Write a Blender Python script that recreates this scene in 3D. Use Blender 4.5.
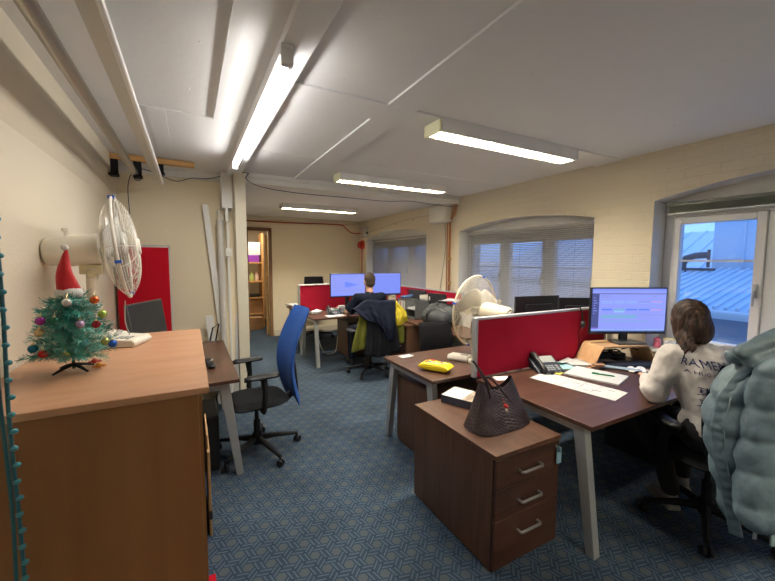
import bpy, bmesh, math, random
from mathutils import Vector, Matrix, noise
from mathutils.bvhtree import BVHTree
random.seed(7)
PI = math.pi
S = bpy.context.scene
for o in list(bpy.data.objects):
    bpy.data.objects.remove(o)
COL = S.collection

# ------------------------------------------------------------------ camera, sky, exposure
YAW, PIT, ROL = .49855, .0822829, .0048569
F = Vector((math.sin(YAW)*math.cos(PIT), math.cos(YAW)*math.cos(PIT), -math.sin(PIT)))
r0 = Vector((math.cos(YAW), -math.sin(YAW), 0)); u0 = r0.cross(F)
rr = r0*math.cos(ROL)+u0*math.sin(ROL); uu = -r0*math.sin(ROL)+u0*math.cos(ROL)
cam = bpy.data.objects.new('camera', bpy.data.cameras.new('camera')); COL.objects.link(cam)
cam.data.sensor_width = 36; cam.data.lens = 36*362.445/775
cam.data.clip_start = .02
mw = Matrix.Identity(4)
for i in range(3):
    mw[i][0] = rr[i]; mw[i][1] = uu[i]; mw[i][2] = -F[i]
mw[2][3] = 1.58
cam.matrix_world = mw
S.camera = cam
W = bpy.data.worlds.new('world'); S.world = W; W.use_nodes = True
bg = W.node_tree.nodes['Background']
bg.inputs[0].default_value = (.24, .47, 1.0, 1); bg.inputs[1].default_value = 1.5
S.view_settings.view_transform = 'Standard'; S.view_settings.look = 'None'
S.view_settings.gamma = 1; S.view_settings.use_curve_mapping = False
S.view_settings.exposure = 0.45
LOUVRE_W = 58.0      # watts per louvred ceiling light
LOUVRE_GLOW = 9.0    # radiance of the tubes in the louvred ceiling lights
TUBE_W = 14.0        # watts of the bare tube

# ------------------------------------------------------------------ materials
MATS = {}
def mat(name, col, rough=.6, metal=0, spec=.5, emit=None, est=1.0, bump=None, alpha=1, sheen=0, var=0, vscale=8, trans=0):
    if name in MATS: return MATS[name]
    m = bpy.data.materials.new(name); m.use_nodes = True
    nt = m.node_tree; b = nt.nodes['Principled BSDF']
    b.inputs['Base Color'].default_value = (*col, 1)
    b.inputs['Roughness'].default_value = rough
    b.inputs['Metallic'].default_value = metal
    b.inputs['Specular IOR Level'].default_value = spec
    b.inputs['Alpha'].default_value = alpha
    b.inputs['Sheen Weight'].default_value = sheen
    b.inputs['Transmission Weight'].default_value = trans
    if emit:
        b.inputs['Emission Color'].default_value = (*emit, 1); b.inputs['Emission Strength'].default_value = est
    tc = nt.nodes.new('ShaderNodeTexCoord')
    if var:
        n = nt.nodes.new('ShaderNodeTexNoise'); n.inputs['Scale'].default_value = vscale; n.inputs['Detail'].default_value = 4
        nt.links.new(tc.outputs['Object'], n.inputs['Vector'])
        r = nt.nodes.new('ShaderNodeValToRGB')
        r.color_ramp.elements[0].position = .3; r.color_ramp.elements[1].position = .7
        r.color_ramp.elements[0].color = (*[c*(1-var) for c in col], 1)
        r.color_ramp.elements[1].color = (*[min(1, c*(1+var)) for c in col], 1)
        nt.links.new(n.outputs['Fac'], r.inputs['Fac']); nt.links.new(r.outputs['Color'], b.inputs['Base Color'])
    if bump:
        n = nt.nodes.new('ShaderNodeTexNoise'); n.inputs['Scale'].default_value = bump[0]; n.inputs['Detail'].default_value = 3
        nt.links.new(tc.outputs['Object'], n.inputs['Vector'])
        bp = nt.nodes.new('ShaderNodeBump'); bp.inputs['Strength'].default_value = bump[1]; bp.inputs['Distance'].default_value = .01
        nt.links.new(n.outputs['Fac'], bp.inputs['Height']); nt.links.new(bp.outputs['Normal'], b.inputs['Normal'])
    MATS[name] = m
    return m

def wood(name, c0, c1, scale=(1, 1, 1), rough=.45):
    """grain runs along the axis with the smallest scale"""
    m = mat(name, c0, rough); nt = m.node_tree; b = nt.nodes['Principled BSDF']
    tc = nt.nodes.new('ShaderNodeTexCoord'); mp = nt.nodes.new('ShaderNodeMapping')
    mp.inputs['Scale'].default_value = scale
    nt.links.new(tc.outputs['Object'], mp.inputs['Vector'])
    n = nt.nodes.new('ShaderNodeTexNoise'); n.inputs['Scale'].default_value = 1; n.inputs['Detail'].default_value = 6; n.inputs['Distortion'].default_value = .6
    nt.links.new(mp.outputs['Vector'], n.inputs['Vector'])
    r = nt.nodes.new('ShaderNodeValToRGB'); e = r.color_ramp.elements
    e[0].position = .3; e[0].color = (*c0, 1); e[1].position = .68; e[1].color = (*c1, 1)
    nt.links.new(n.outputs['Fac'], r.inputs['Fac']); nt.links.new(r.outputs['Color'], b.inputs['Base Color'])
    return m

def brickpaint(name, col, strength=.5, plane='yz'):
    m = mat(name, col, .75, spec=.25); nt = m.node_tree; b = nt.nodes['Principled BSDF']
    tc = nt.nodes.new('ShaderNodeTexCoord'); sp = nt.nodes.new('ShaderNodeSeparateXYZ'); cb = nt.nodes.new('ShaderNodeCombineXYZ')
    nt.links.new(tc.outputs['Object'], sp.inputs[0])
    nt.links.new(sp.outputs['Y' if plane == 'yz' else 'X'], cb.inputs[0]); nt.links.new(sp.outputs['Z'], cb.inputs[1])
    n = nt.nodes.new('ShaderNodeTexNoise'); n.inputs['Scale'].default_value = 6
    nt.links.new(tc.outputs['Object'], n.inputs['Vector'])
    mx = nt.nodes.new('ShaderNodeVectorMath'); mx.operation = 'MULTIPLY_ADD'
    mx.inputs[1].default_value = (.018, .018, .018)
    nt.links.new(n.outputs['Color'], mx.inputs[0]); nt.links.new(cb.outputs[0], mx.inputs[2])
    br = nt.nodes.new('ShaderNodeTexBrick'); br.inputs['Scale'].default_value = 1
    br.inputs['Brick Width'].default_value = .225; br.inputs['Row Height'].default_value = .075
    br.inputs['Mortar Size'].default_value = .006; br.inputs['Mortar Smooth'].default_value = 1
    br.inputs['Color1'].default_value = (1, 1, 1, 1); br.inputs['Color2'].default_value = (.8, .8, .8, 1); br.inputs['Mortar'].default_value = (.3, .3, .3, 1)
    nt.links.new(mx.outputs[0], br.inputs['Vector'])
    n2 = nt.nodes.new('ShaderNodeTexNoise'); n2.inputs['Scale'].default_value = 45; n2.inputs['Detail'].default_value = 4
    nt.links.new(tc.outputs['Object'], n2.inputs['Vector'])
    n3 = nt.nodes.new('ShaderNodeTexNoise'); n3.inputs['Scale'].default_value = 2.2
    nt.links.new(tc.outputs['Object'], n3.inputs['Vector'])
    mm = nt.nodes.new('ShaderNodeMath'); mm.operation = 'MULTIPLY'      # mortar lines fade in and out under the paint
    nt.links.new(br.outputs['Color'], mm.inputs[0]); nt.links.new(n3.outputs['Fac'], mm.inputs[1])
    ad = nt.nodes.new('ShaderNodeMath'); ad.operation = 'MULTIPLY_ADD'; ad.inputs[1].default_value = .5
    nt.links.new(n2.outputs['Fac'], ad.inputs[0]); nt.links.new(mm.outputs[0], ad.inputs[2])
    bp = nt.nodes.new('ShaderNodeBump'); bp.inputs['Strength'].default_value = strength; bp.inputs['Distance'].default_value = .012
    nt.links.new(ad.outputs[0], bp.inputs['Height']); nt.links.new(bp.outputs['Normal'], b.inputs['Normal'])
    return m

def carpet():
    m = mat('carpet', (.1, .15, .2), .95, spec=.1); nt = m.node_tree; b = nt.nodes['Principled BSDF']; L = nt.links.new
    def N(op, a, c=None, d=None):
        n = nt.nodes.new('ShaderNodeMath'); n.operation = op
        for i, v in enumerate((a, c, d)):
            if v is None: continue
            if isinstance(v, (int, float)): n.inputs[i].default_value = v
            else: L(v, n.inputs[i])
        return n.outputs[0]
    tc = nt.nodes.new('ShaderNodeTexCoord'); sp = nt.nodes.new('ShaderNodeSeparateXYZ'); L(tc.outputs['Object'], sp.inputs[0])
    X, Y = sp.outputs['X'], sp.outputs['Y']
    d = .098; us = []
    for a in (15, 135, 255):
        a = math.radians(a)
        us.append(N('ADD', N('MULTIPLY', X, math.cos(a)/d), N('MULTIPLY', Y, math.sin(a)/d)))
    w = .245; masks = []; tri = []
    for u in us:
        fr = N('FRACT', u)                                  # 0..1, strip centre at .5
        t = N('ABSOLUTE', N('SUBTRACT', fr, .5))
        masks.append(N('LESS_THAN', t, w))
        s = N('ABSOLUTE', N('SUBTRACT', N('FRACT', N('MULTIPLY', N('ADD', t, w/3/2+.0), 3/(2*w)*1.0)), .5))
        tri.append(N('GREATER_THAN', s, .2))
    vis = []
    for i in range(3):
        over = masks[(i+2) % 3]
        vis.append(N('MULTIPLY', masks[i], N('SUBTRACT', 1, over)))
    anym = N('MAXIMUM', N('MAXIMUM', masks[0], masks[1]), masks[2])
    light = N('ADD', N('ADD', N('MULTIPLY', vis[0], tri[0]), N('MULTIPLY', vis[1], tri[1])), N('MULTIPLY', vis[2], tri[2]))
    hexm = N('SUBTRACT', 1, anym)
    # the triangular leftovers are small: distance from a hexagon centre tells them apart
    hh = []
    for u in us:
        hh.append(N('ABSOLUTE', N('SUBTRACT', u, N('ROUND', u))))
    hs = N('LESS_THAN', N('MAXIMUM', N('MAXIMUM', hh[0], hh[1]), hh[2]), .245)
    hexm = N('MULTIPLY', hexm, hs)
    dark = (.023, .043, .074); lite = (.068, .098, .138); grey = (.074, .088, .102)
    m1 = nt.nodes.new('ShaderNodeMix'); m1.data_type = 'RGBA'; m1.inputs[6].default_value = (*dark, 1); m1.inputs[7].default_value = (*lite, 1); L(light, m1.inputs[0])
    m2 = nt.nodes.new('ShaderNodeMix'); m2.data_type = 'RGBA'; L(m1.outputs[2], m2.inputs[6]); m2.inputs[7].default_value = (*grey, 1); L(hexm, m2.inputs[0])
    n = nt.nodes.new('ShaderNodeTexNoise'); n.inputs['Scale'].default_value = 260; L(tc.outputs['Object'], n.inputs['Vector'])
    n2 = nt.nodes.new('ShaderNodeTexNoise'); n2.inputs['Scale'].default_value = 2.5; L(tc.outputs['Object'], n2.inputs['Vector'])
    k = N('ADD', N('MULTIPLY', n.outputs['Fac'], .9), N('MULTIPLY', n2.outputs['Fac'], .9))
    m3 = nt.nodes.new('ShaderNodeMix'); m3.data_type = 'RGBA'; m3.blend_type = 'MULTIPLY'; m3.inputs[0].default_value = 1
    L(m2.outputs[2], m3.inputs[6]); L(k, m3.inputs[7]); L(m3.outputs[2], b.inputs['Base Color'])
    bp = nt.nodes.new('ShaderNodeBump'); bp.inputs['Strength'].default_value = .4; bp.inputs['Distance'].default_value = .004
    L(n.outputs['Fac'], bp.inputs['Height']); L(bp.outputs['Normal'], b.inputs['Normal'])
    return m

def weave_mat(name, c0, c1, sc):
    """woven leather strips"""
    m = mat(name, c0, .38, spec=.6); nt = m.node_tree; b = nt.nodes['Principled BSDF']
    tc = nt.nodes.new('ShaderNodeTexCoord')
    mp = nt.nodes.new('ShaderNodeMapping'); mp.inputs['Rotation'].default_value = (0, 0, .6)
    ck = nt.nodes.new('ShaderNodeTexBrick'); ck.inputs['Scale'].default_value = sc
    ck.inputs['Brick Width'].default_value = .9; ck.inputs['Row Height'].default_value = .5; ck.inputs['Mortar Size'].default_value = .13; ck.inputs['Mortar Smooth'].default_value = 1
    ck.inputs['Color1'].default_value = (*c1, 1); ck.inputs['Color2'].default_value = (*[x*.75 for x in c1], 1); ck.inputs['Mortar'].default_value = (*[x*.3 for x in c0], 1)
    nt.links.new(tc.outputs['UV'], mp.inputs['Vector']); nt.links.new(mp.outputs['Vector'], ck.inputs['Vector'])
    nt.links.new(ck.outputs['Color'], b.inputs['Base Color'])
    bp = nt.nodes.new('ShaderNodeBump'); bp.inputs['Strength'].default_value = 1; bp.inputs['Distance'].default_value = .006; bp.invert = True
    nt.links.new(ck.outputs['Fac'], bp.inputs['Height']); nt.links.new(bp.outputs['Normal'], b.inputs['Normal'])
    return m

cream = mat('cream_wall_paint', (.69, .62, .49), .8, spec=.25, bump=(60, .15))
cream_brick = brickpaint('cream_painted_brick', (.66, .60, .47), .45)
whitewall = mat('white_reveal_paint', (.72, .72, .70), .75, bump=(40, .2))
ceilpaint = mat('ceiling_paint', (.80, .81, .82), .8, spec=.2, bump=(25, .12))
stripmat = mat('painted_strip', (.80, .81, .82), .7)
whitegloss = mat('white_gloss_paint', (.8, .8, .77), .4)
walnut = wood('walnut_laminate', (.042, .017, .010), (.086, .037, .023), (2.2, 22, 22), .38)
walnut_y = wood('walnut_laminate_cross', (.062, .028, .016), (.122, .058, .034), (22, 2.2, 22), .35)
walnut_v = wood('walnut_laminate_upright', (.055, .026, .015), (.10, .05, .028), (22, 22, 2), .4)
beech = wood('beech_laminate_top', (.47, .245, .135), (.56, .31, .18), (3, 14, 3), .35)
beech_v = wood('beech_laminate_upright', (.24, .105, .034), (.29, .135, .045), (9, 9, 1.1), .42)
pine = wood('pine', (.55, .3, .1), (.68, .4, .16), (4, 30, 30), .6)
steel = mat('silver_powder_coat', (.42, .44, .45), .4, .5)
steel_d = mat('brushed_handle_steel', (.5, .5, .5), .35, .8)
black = mat('black_plastic', (.012, .013, .015), .4, spec=.35)
blackm = mat('matt_black_plastic', (.014, .015, .017), .7, spec=.2)
blackf = mat('black_fabric', (.014, .015, .017), .95, spec=.15, bump=(300, .3))
bluef = mat('blue_chair_fabric', (.010, .075, .33), .85, sheen=.0, bump=(350, .3))
redf = mat('red_screen_fabric', (.40, .013, .038), .92, spec=.1, bump=(400, .25))
redf2 = mat('red_pinboard_fabric', (.45, .008, .02), .95, spec=.1, bump=(400, .2))
ivory = mat('ivory_plastic', (.60, .55, .42), .4)
ivory2 = mat('aged_white_plastic', (.78, .74, .64), .4)
wirem = mat('cream_wire', (.70, .66, .57), .4)
paper = mat('white_paper', (.58, .59, .59), .85, spec=.2)
white = mat('white_plastic', (.8, .8, .8), .35)
glass = None
upvc = mat('white_window_plastic', (.76, .77, .78), .35)
gunm = mat('grey_blind_slat', (.42, .42, .43), .45, .2)
skin = mat('skin', (.62, .36, .26), .55, var=.06)
hair_d = mat('dark_brown_hair', (.045, .024, .016), .5, bump=(80, .6))
hair_b = mat('short_brown_hair', (.045, .028, .019), .8, bump=(160, .8))
navy = mat('dark_navy_cotton', (.008, .012, .024), .95, spec=.15, bump=(30, .2))
copper = mat('copper_pipe', (.50, .22, .10), .35, .8)
redpaint = mat('red_plastic', (.5, .03, .02), .5)
cordm = mat('dark_blue_cable', (.02, .03, .08), .6)
cordw = mat('grey_cable', (.35, .33, .3), .6)
cardb = mat('brown_cardboard', (.42, .26, .13), .85, var=.1)

# ------------------------------------------------------------------ mesh building
class M:
    def __init__(s): s.v = []; s.f = []; s.mi = []; s.cur = 0; s.T = Matrix.Identity(4); s.uv = None
    def add(s, vs, fs):
        n = len(s.v)
        for p in vs: s.v.append(tuple(s.T @ Vector(p)))
        for f in fs: s.f.append(tuple(i+n for i in f)); s.mi.append(s.cur)
        return s
    def box(s, x0, x1, y0, y1, z0, z1):
        return s.add([(x0,y0,z0),(x1,y0,z0),(x1,y1,z0),(x0,y1,z0),(x0,y0,z1),(x1,y0,z1),(x1,y1,z1),(x0,y1,z1)],
                     [(3,2,1,0),(4,5,6,7),(0,1,5,4),(1,2,6,5),(2,3,7,6),(3,0,4,7)])
    def prism(s, poly, a0, a1, axis='z'):
        """poly 2D: for axis z (x,y), x (y,z), y (x,z)"""
        def P(p, a):
            return (p[0],p[1],a) if axis == 'z' else (a,p[0],p[1]) if axis == 'x' else (p[0],a,p[1])
        n = len(poly)
        vs = [P(p,a0) for p in poly]+[P(p,a1) for p in poly]
        return s.add(vs, [tuple(range(n))[::-1], tuple(range(n,2*n))]+[(i,(i+1)%n,n+(i+1)%n,n+i) for i in range(n)])
    def tube(s, pts, r, n=8, closed=False, flat=1):
        pts = [Vector(p) for p in pts]; N = len(pts)
        rs = r if isinstance(r,(list,tuple)) else [r]*N
        tang = []
        for i in range(N):
            if closed: t = pts[(i+1)%N]-pts[i-1]
            else: t = pts[min(i+1,N-1)]-pts[max(i-1,0)]
            tang.append(t.normalized() if t.length > 1e-9 else Vector((0,0,1)))
        up = Vector((0,0,1)) if abs(tang[0].z) < .9 else Vector((1,0,0))
        a = tang[0].cross(up).normalized(); vs = []
        for i in range(N):
            a = (a-tang[i]*a.dot(tang[i])).normalized(); b = tang[i].cross(a)
            for k in range(n):
                q = 2*PI*k/n
                vs.append(pts[i]+a*math.cos(q)*rs[i]+b*math.sin(q)*rs[i]*flat)
        fs = []
        for i in range(N if closed else N-1):
            j = (i+1)%N
            for k in range(n):
                fs.append((i*n+k, i*n+(k+1)%n, j*n+(k+1)%n, j*n+k))
        if not closed: fs += [tuple(range(n))[::-1], tuple((N-1)*n+k for k in range(n))]
        return s.add(vs, fs)
    def lathe(s, prof, n=20, c=(0,0,0), ax=None):
        R = Matrix.Translation(c)
        if ax is not None: R = R @ Vector((0,0,1)).rotation_difference(Vector(ax)).to_matrix().to_4x4()
        vs = []; fs = []
        for r, z in prof:
            for k in range(n):
                q = 2*PI*k/n; vs.append(R @ Vector((max(r,1e-4)*math.cos(q), max(r,1e-4)*math.sin(q), z)))
        for i in range(len(prof)-1):
            for k in range(n): fs.append((i*n+k, i*n+(k+1)%n, (i+1)*n+(k+1)%n, (i+1)*n+k))
        fs += [tuple(range(n))[::-1], tuple((len(prof)-1)*n+k for k in range(n))]
        return s.add(vs, fs)
    def ball(s, c, r, n=12, sq=(1,1,1), R=None):
        prof = [(r*math.sin(PI*i/(n//2+2)), -r*math.cos(PI*i/(n//2+2))) for i in range(n//2+3)]
        T0 = s.T; s.T = T0 @ Matrix.Translation(c) @ (R.to_4x4() if R else Matrix.Identity(4)) @ Matrix.Diagonal((*sq,1))
        s.lathe(prof, n); s.T = T0
        return s
    def grid(s, fn, nu, nv, cu=False, cv=False):
        vs = [fn(i/(nu if cu else nu-1), j/(nv if cv else nv-1)) for i in range(nu) for j in range(nv)]
        fs = []
        for i in range(nu if cu else nu-1):
            for j in range(nv if cv else nv-1):
                i2 = (i+1)%nu; j2 = (j+1)%nv
                fs.append((i*nv+j, i2*nv+j, i2*nv+j2, i*nv+j2))
        return s.add(vs, fs)

def obj(name, m, material, parent=None, bevel=0, smooth=40, solid=0, sub=0, label=None, loc=None, rotz=0):
    me = bpy.data.meshes.new(name)
    me.from_pydata(m.v, [], m.f)
    ms = material if isinstance(material,(list,tuple)) else [material]
    for x in ms: me.materials.append(x)
    if len(ms) > 1: me.polygons.foreach_set('material_index', m.mi)
    bm = bmesh.new(); bm.from_mesh(me); bmesh.ops.recalc_face_normals(bm, faces=bm.faces); bm.to_mesh(me); bm.free()
    if smooth:
        me.polygons.foreach_set('use_smooth', [True]*len(me.polygons))
        me.set_sharp_from_angle(angle=math.radians(smooth))
    me.update()
    o = bpy.data.objects.new(name, me); COL.objects.link(o)
    if parent: o.parent = parent
    if loc: o.location = loc
    if rotz: o.rotation_euler[2] = rotz
    if solid:
        d = o.modifiers.new('solid','SOLIDIFY'); d.thickness = solid; d.offset = 0
    if sub:
        d = o.modifiers.new('sub','SUBSURF'); d.levels = sub; d.render_levels = sub
    if bevel:
        d = o.modifiers.new('bevel','BEVEL'); d.width = bevel; d.segments = 2; d.limit_method = 'ANGLE'; d.angle_limit = math.radians(40)
    if label: o['label'] = label
    return o
def tag(o, label, cat, group=None, kind=None):
    o['label'] = label; o['category'] = cat
    if group: o['group'] = group
    if kind: o['kind'] = kind
    return o
def thing(name, label, cat, loc=(0,0,0), rotz=0, group=None, tilt=None):
    o = bpy.data.objects.new(name, None); COL.objects.link(o); o.empty_display_size = .05
    o.location = loc; o.rotation_euler = (tilt[0] if tilt else 0, tilt[1] if tilt else 0, rotz)
    return tag(o, label, cat, group)
def struct(name, m, material, parent=None, **k):
    o = obj(name, m, material, parent, **k)
    if not parent: o['kind'] = 'structure'
    return o
def dup(root, loc=None, rotz=None, label=None, group=None):
    r = root.copy(); COL.objects.link(r)
    if loc is not None: r.location = loc
    if rotz is not None: r.rotation_euler = (0,0,rotz)
    if label: r['label'] = label
    if group: r['group'] = group
    for ch in list(root.children):
        c = ch.copy(); COL.objects.link(c); c.parent = r
        for g in list(ch.children):
            d = g.copy(); COL.objects.link(d); d.parent = c
    return r
def text(name, body, size, material, parent, loc, R, extrude=.0006, align='LEFT', sx=1, bold=0):
    cu = bpy.data.curves.new(name,'FONT'); cu.body = body; cu.size = size; cu.extrude = extrude; cu.align_x = align; cu.offset = bold
    cu.space_character = 1.08
    t = bpy.data.objects.new(name, cu); COL.objects.link(t)
    bpy.context.view_layer.update()
    me = bpy.data.meshes.new_from_object(t.evaluated_get(bpy.context.evaluated_depsgraph_get()))
    bpy.data.objects.remove(t)
    o = bpy.data.objects.new(name, me); me.materials.clear(); me.materials.append(material); COL.objects.link(o)
    me.transform(Matrix.Translation(loc) @ R.to_4x4() @ Matrix.Diagonal((sx,1,1,1)))
    if parent: o.parent = parent
    return o
def area(name, parent, loc, sx, sy, watts, col):
    l = bpy.data.lights.new(name,'AREA'); l.shape = 'RECTANGLE'; l.size = sx; l.size_y = sy; l.energy = watts; l.color = col
    o = bpy.data.objects.new(name, l); COL.objects.link(o); o.parent = parent; o.location = loc
    return o
def rot(ax, deg): return Matrix.Rotation(math.radians(deg), 4, ax)

# --- organic surfaces: overlapping rounded forms fused into one skin
def capsule(m, p0, r0_, p1, r1_, n=14):
    p0 = Vector(p0); p1 = Vector(p1); d = p1-p0; L = d.length
    prof = [(r0_*math.sin(PI/2*i/5), -r0_*math.cos(PI/2*i/5)) for i in range(6)]
    prof += [(r1_*math.cos(PI/2*i/5), L+r1_*math.sin(PI/2*i/5)) for i in range(6)]
    m.lathe(prof, n, p0, d)
def fuse(name, m, material, parent=None, voxel=.01, it=4, disp=None, smooth=180, label=None):
    me = bpy.data.meshes.new(name); me.from_pydata(m.v, [], m.f)
    bm = bmesh.new(); bm.from_mesh(me)
    bmesh.ops.recalc_face_normals(bm, faces=bm.faces); bm.to_mesh(me); bm.free()
    t = bpy.data.objects.new(name+'_t', me); COL.objects.link(t)
    a = t.modifiers.new('r','REMESH'); a.mode = 'VOXEL'; a.voxel_size = voxel
    b = t.modifiers.new('s','SMOOTH'); b.iterations = it; b.factor = .6
    bpy.context.view_layer.update()
    me2 = bpy.data.meshes.new_from_object(t.evaluated_get(bpy.context.evaluated_depsgraph_get()))
    bpy.data.objects.remove(t)
    if disp:
        new = [c for v in me2.vertices for c in (v.co+v.normal*disp(v.co))]
        me2.vertices.foreach_set('co', new)
    me2.materials.clear(); me2.materials.append(material); me2.name = name
    me2.polygons.foreach_set('use_smooth', [True]*len(me2.polygons))
    me2.update()
    o = bpy.data.objects.new(name, me2); COL.objects.link(o)
    if parent: o.parent = parent
    if label: o['label'] = label
    return o

# ------------------------------------------------------------------ the room
ZC = 2.5; XR = 3.45; XL = -.65; YB = 4.45; YF = -1.7; YE = 7.7
struct('floor', M().box(-.8, 4.0, -1.9, 10.2, -.1, 0), carpet(), smooth=0)
struct('ceiling', M().box(-.8, 4.0, -1.9, 4.62, ZC, ZC+.1), ceilpaint, smooth=0)
struct('ceiling_rear', M().box(.46, 4.0, 4.36, 10.2, 2.46, ZC), ceilpaint, smooth=0)
struct('wall_left', M().box(-.8, XL, -1.9, 4.6, 0, ZC), cream, smooth=0)
struct('wall_front', M().box(-.8, 4.0, -1.9, YF, 0, ZC), cream, smooth=0)
m = M().box(-.8, .46, YB, 4.6, 0, ZC); m.box(.36, .46, 4.6, YE, 0, ZC)
cream_bright = mat('brightened_cream_wall_paint', (.86,.77,.57), .8, spec=.25, bump=(60,.15))  # same cream paint, extra light put into its colour for the back walls
struct('wall_back_left', m, cream_bright, smooth=0)
m = M().box(.3, 1.03, YE, YE+.12, 0, 2.46).box(1.42, 4.0, YE, YE+.12, 0, 2.46).box(1.03, 1.42, YE, YE+.12, 2.17, 2.46)
struct('wall_back', m, cream_bright, smooth=0)
m = M().box(.55, .7, YE+.12, 10.1, 0, 2.46).box(2.3, 2.4, YE+.12, 10.1, 0, 2.46).box(.55, 2.4, 10.0, 10.1, 0, 2.46)
struct('wall_store_room', m, cream, smooth=0)

# right wall with three shallow-arched window openings
OPEN = [(-.42, 1.65, .82, 2.09, 2.215), (2.16, 4.17, .86, 2.005, 2.105), (5.0, 7.32, .9, 2.04, 2.17)]
def wall_right():
    m = M(); x0, x1 = XR, XR+.42
    def arch(o, y):
        c = (o[0]+o[1])/2; h = (o[1]-o[0])/2
        return o[3]+(o[4]-o[3])*(1-((y-c)/h)**2)
    edges = [-1.9]
    for o in OPEN: edges += [o[0], o[1]]
    edges.append(YE+.1)
    for i in range(len(edges)-1):
        a, b = edges[i], edges[i+1]
        if i % 2 == 0:
            m.cur = 0
            m.add([(x0,a,0),(x0,b,0),(x0,b,ZC),(x0,a,ZC)], [(0,1,2,3)])
            m.add([(x1,a,0),(x1,b,0),(x1,b,ZC),(x1,a,ZC)], [(0,1,2,3)])
        else:
            o = OPEN[i//2]; n = 20; ys = [a+(b-a)*k/n for k in range(n+1)]
            m.cur = 0
            for x in (x0, x1):
                m.add([(x,a,0),(x,b,0),(x,b,o[2]),(x,a,o[2])], [(0,1,2,3)])
                for k in range(n):
                    m.add([(x,ys[k],arch(o,ys[k])),(x,ys[k+1],arch(o,ys[k+1])),(x,ys[k+1],ZC),(x,ys[k],ZC)], [(0,1,2,3)])
            m.cur = 1
            for k in range(n):
                m.add([(x0,ys[k],arch(o,ys[k])),(x0,ys[k+1],arch(o,ys[k+1])),(x1,ys[k+1],arch(o,ys[k+1])),(x1,ys[k],arch(o,ys[k]))], [(0,1,2,3)])
            m.add([(x0,a,o[2]),(x0,b,o[2]),(x1,b,o[2]),(x1,a,o[2])], [(0,1,2,3)])
            for y in (a,b): m.add([(x0,y,o[2]),(x1,y,o[2]),(x1,y,o[3]),(x0,y,o[3])], [(0,1,2,3)])
    m.cur = 0
    m.add([(x0,-1.9,ZC),(x0,YE+.1,ZC),(x1,YE+.1,ZC),(x1,-1.9,ZC)], [(0,1,2,3)])
    return m
struct('wall_right', wall_right(), [cream_brick, whitewall], smooth=20)

# downstand beam along the top of the left wall
struct('trim_1', M().prism([(XL,ZC),(-.575,ZC),(-.575,2.335),(XL,2.14)], YF, YB, 'y'), cream, smooth=0)
# ceiling cover strips, beam and bulkheads
t = .012
n_ = 2
def trim(m, ma=stripmat, **k):
    global n_
    o = struct('trim_%d' % n_, m, ma, **k); n_ += 1
    return o
trim(M().box(1.055, 1.25, YF, 1.94, ZC-t, ZC))
trim(M().box(.49, XR, 1.94, 2.175, ZC-t, ZC))
trim(M().box(1.055, 1.25, 2.175, 4.18, ZC-t, ZC))
trim(M().box(.36, .49, YF, 4.18, ZC-.045, ZC), bevel=.003)
trim(M().box(.165, .215, YF, 2.68, ZC-.02, ZC))
trim(M().box(XL+.08, .36, 2.675, 2.69, ZC-.004, ZC))
trim(M().box(.49, XR, 3.255, 3.27, ZC-.004, ZC))
trim(M().box(-.2, -.1, 2.7, 4.2, ZC-.004, ZC))
m = M().box(.45, XR, 4.18, 4.36, 2.40, ZC); m.box(.45, XR, 4.15, 4.18, 2.455, ZC)
trim(m, whitegloss, bevel=.003)
trim(M().box(-.575, .35, 4.40, YB, 2.43, ZC), whitegloss)
trim(M().box(.46, XR, YE-.05, YE, 2.38, 2.46), cream)
# screw heads and filler marks along the boards
m = M()
for x in (1.10, 1.2):
    for k in range(12): m.ball((x, -.6+k*.42, ZC-t), .004, 6)
for x in (-.3, .05, .7, 1.5, 2.2, 2.9):
    for k in range(9): m.ball((x+random.uniform(-.03,.03), -.2+k*.5, ZC), .005, 6)
trim(m, stripmat)

# post at the end of the partition
struct('trim_post', M().box(.425, .53, 4.03, 4.17, 0, 2.5), mat('post_paint', (.70,.66,.52), .6), bevel=.004)
# skirting
struct('baseboard_back', M().box(1.5, XR, YE-.02, YE, 0, .13), cream, bevel=.003)
struct('baseboard_left', M().box(XL, XL+.02, 2.7, YB, 0, .1), whitegloss)

# door opening with brown frame and the store room beyond
d = thing('door_1', 'open doorway with brown wooden frame in the rear wall', 'door', (1.225, YE-.02, 0)); d['kind'] = 'structure'
brownf = wood('brown_door_frame', (.20,.10,.045), (.28,.15,.07), (20,20,3), .5)
obj('frame', M().box(.195,.26,0,.16,0,2.23).box(-.26,-.195,0,.16,0,2.23).box(-.26,.26,0,.16,2.17,2.23), brownf, d, bevel=.003)
leaf = M(); leaf.T = Matrix.Translation((.19,.16,0)) @ rot('Z',-14); leaf.box(-.04,0,0,.75,.01,2.1)
obj('door_leaf', leaf, pine, d, bevel=.003)
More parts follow.
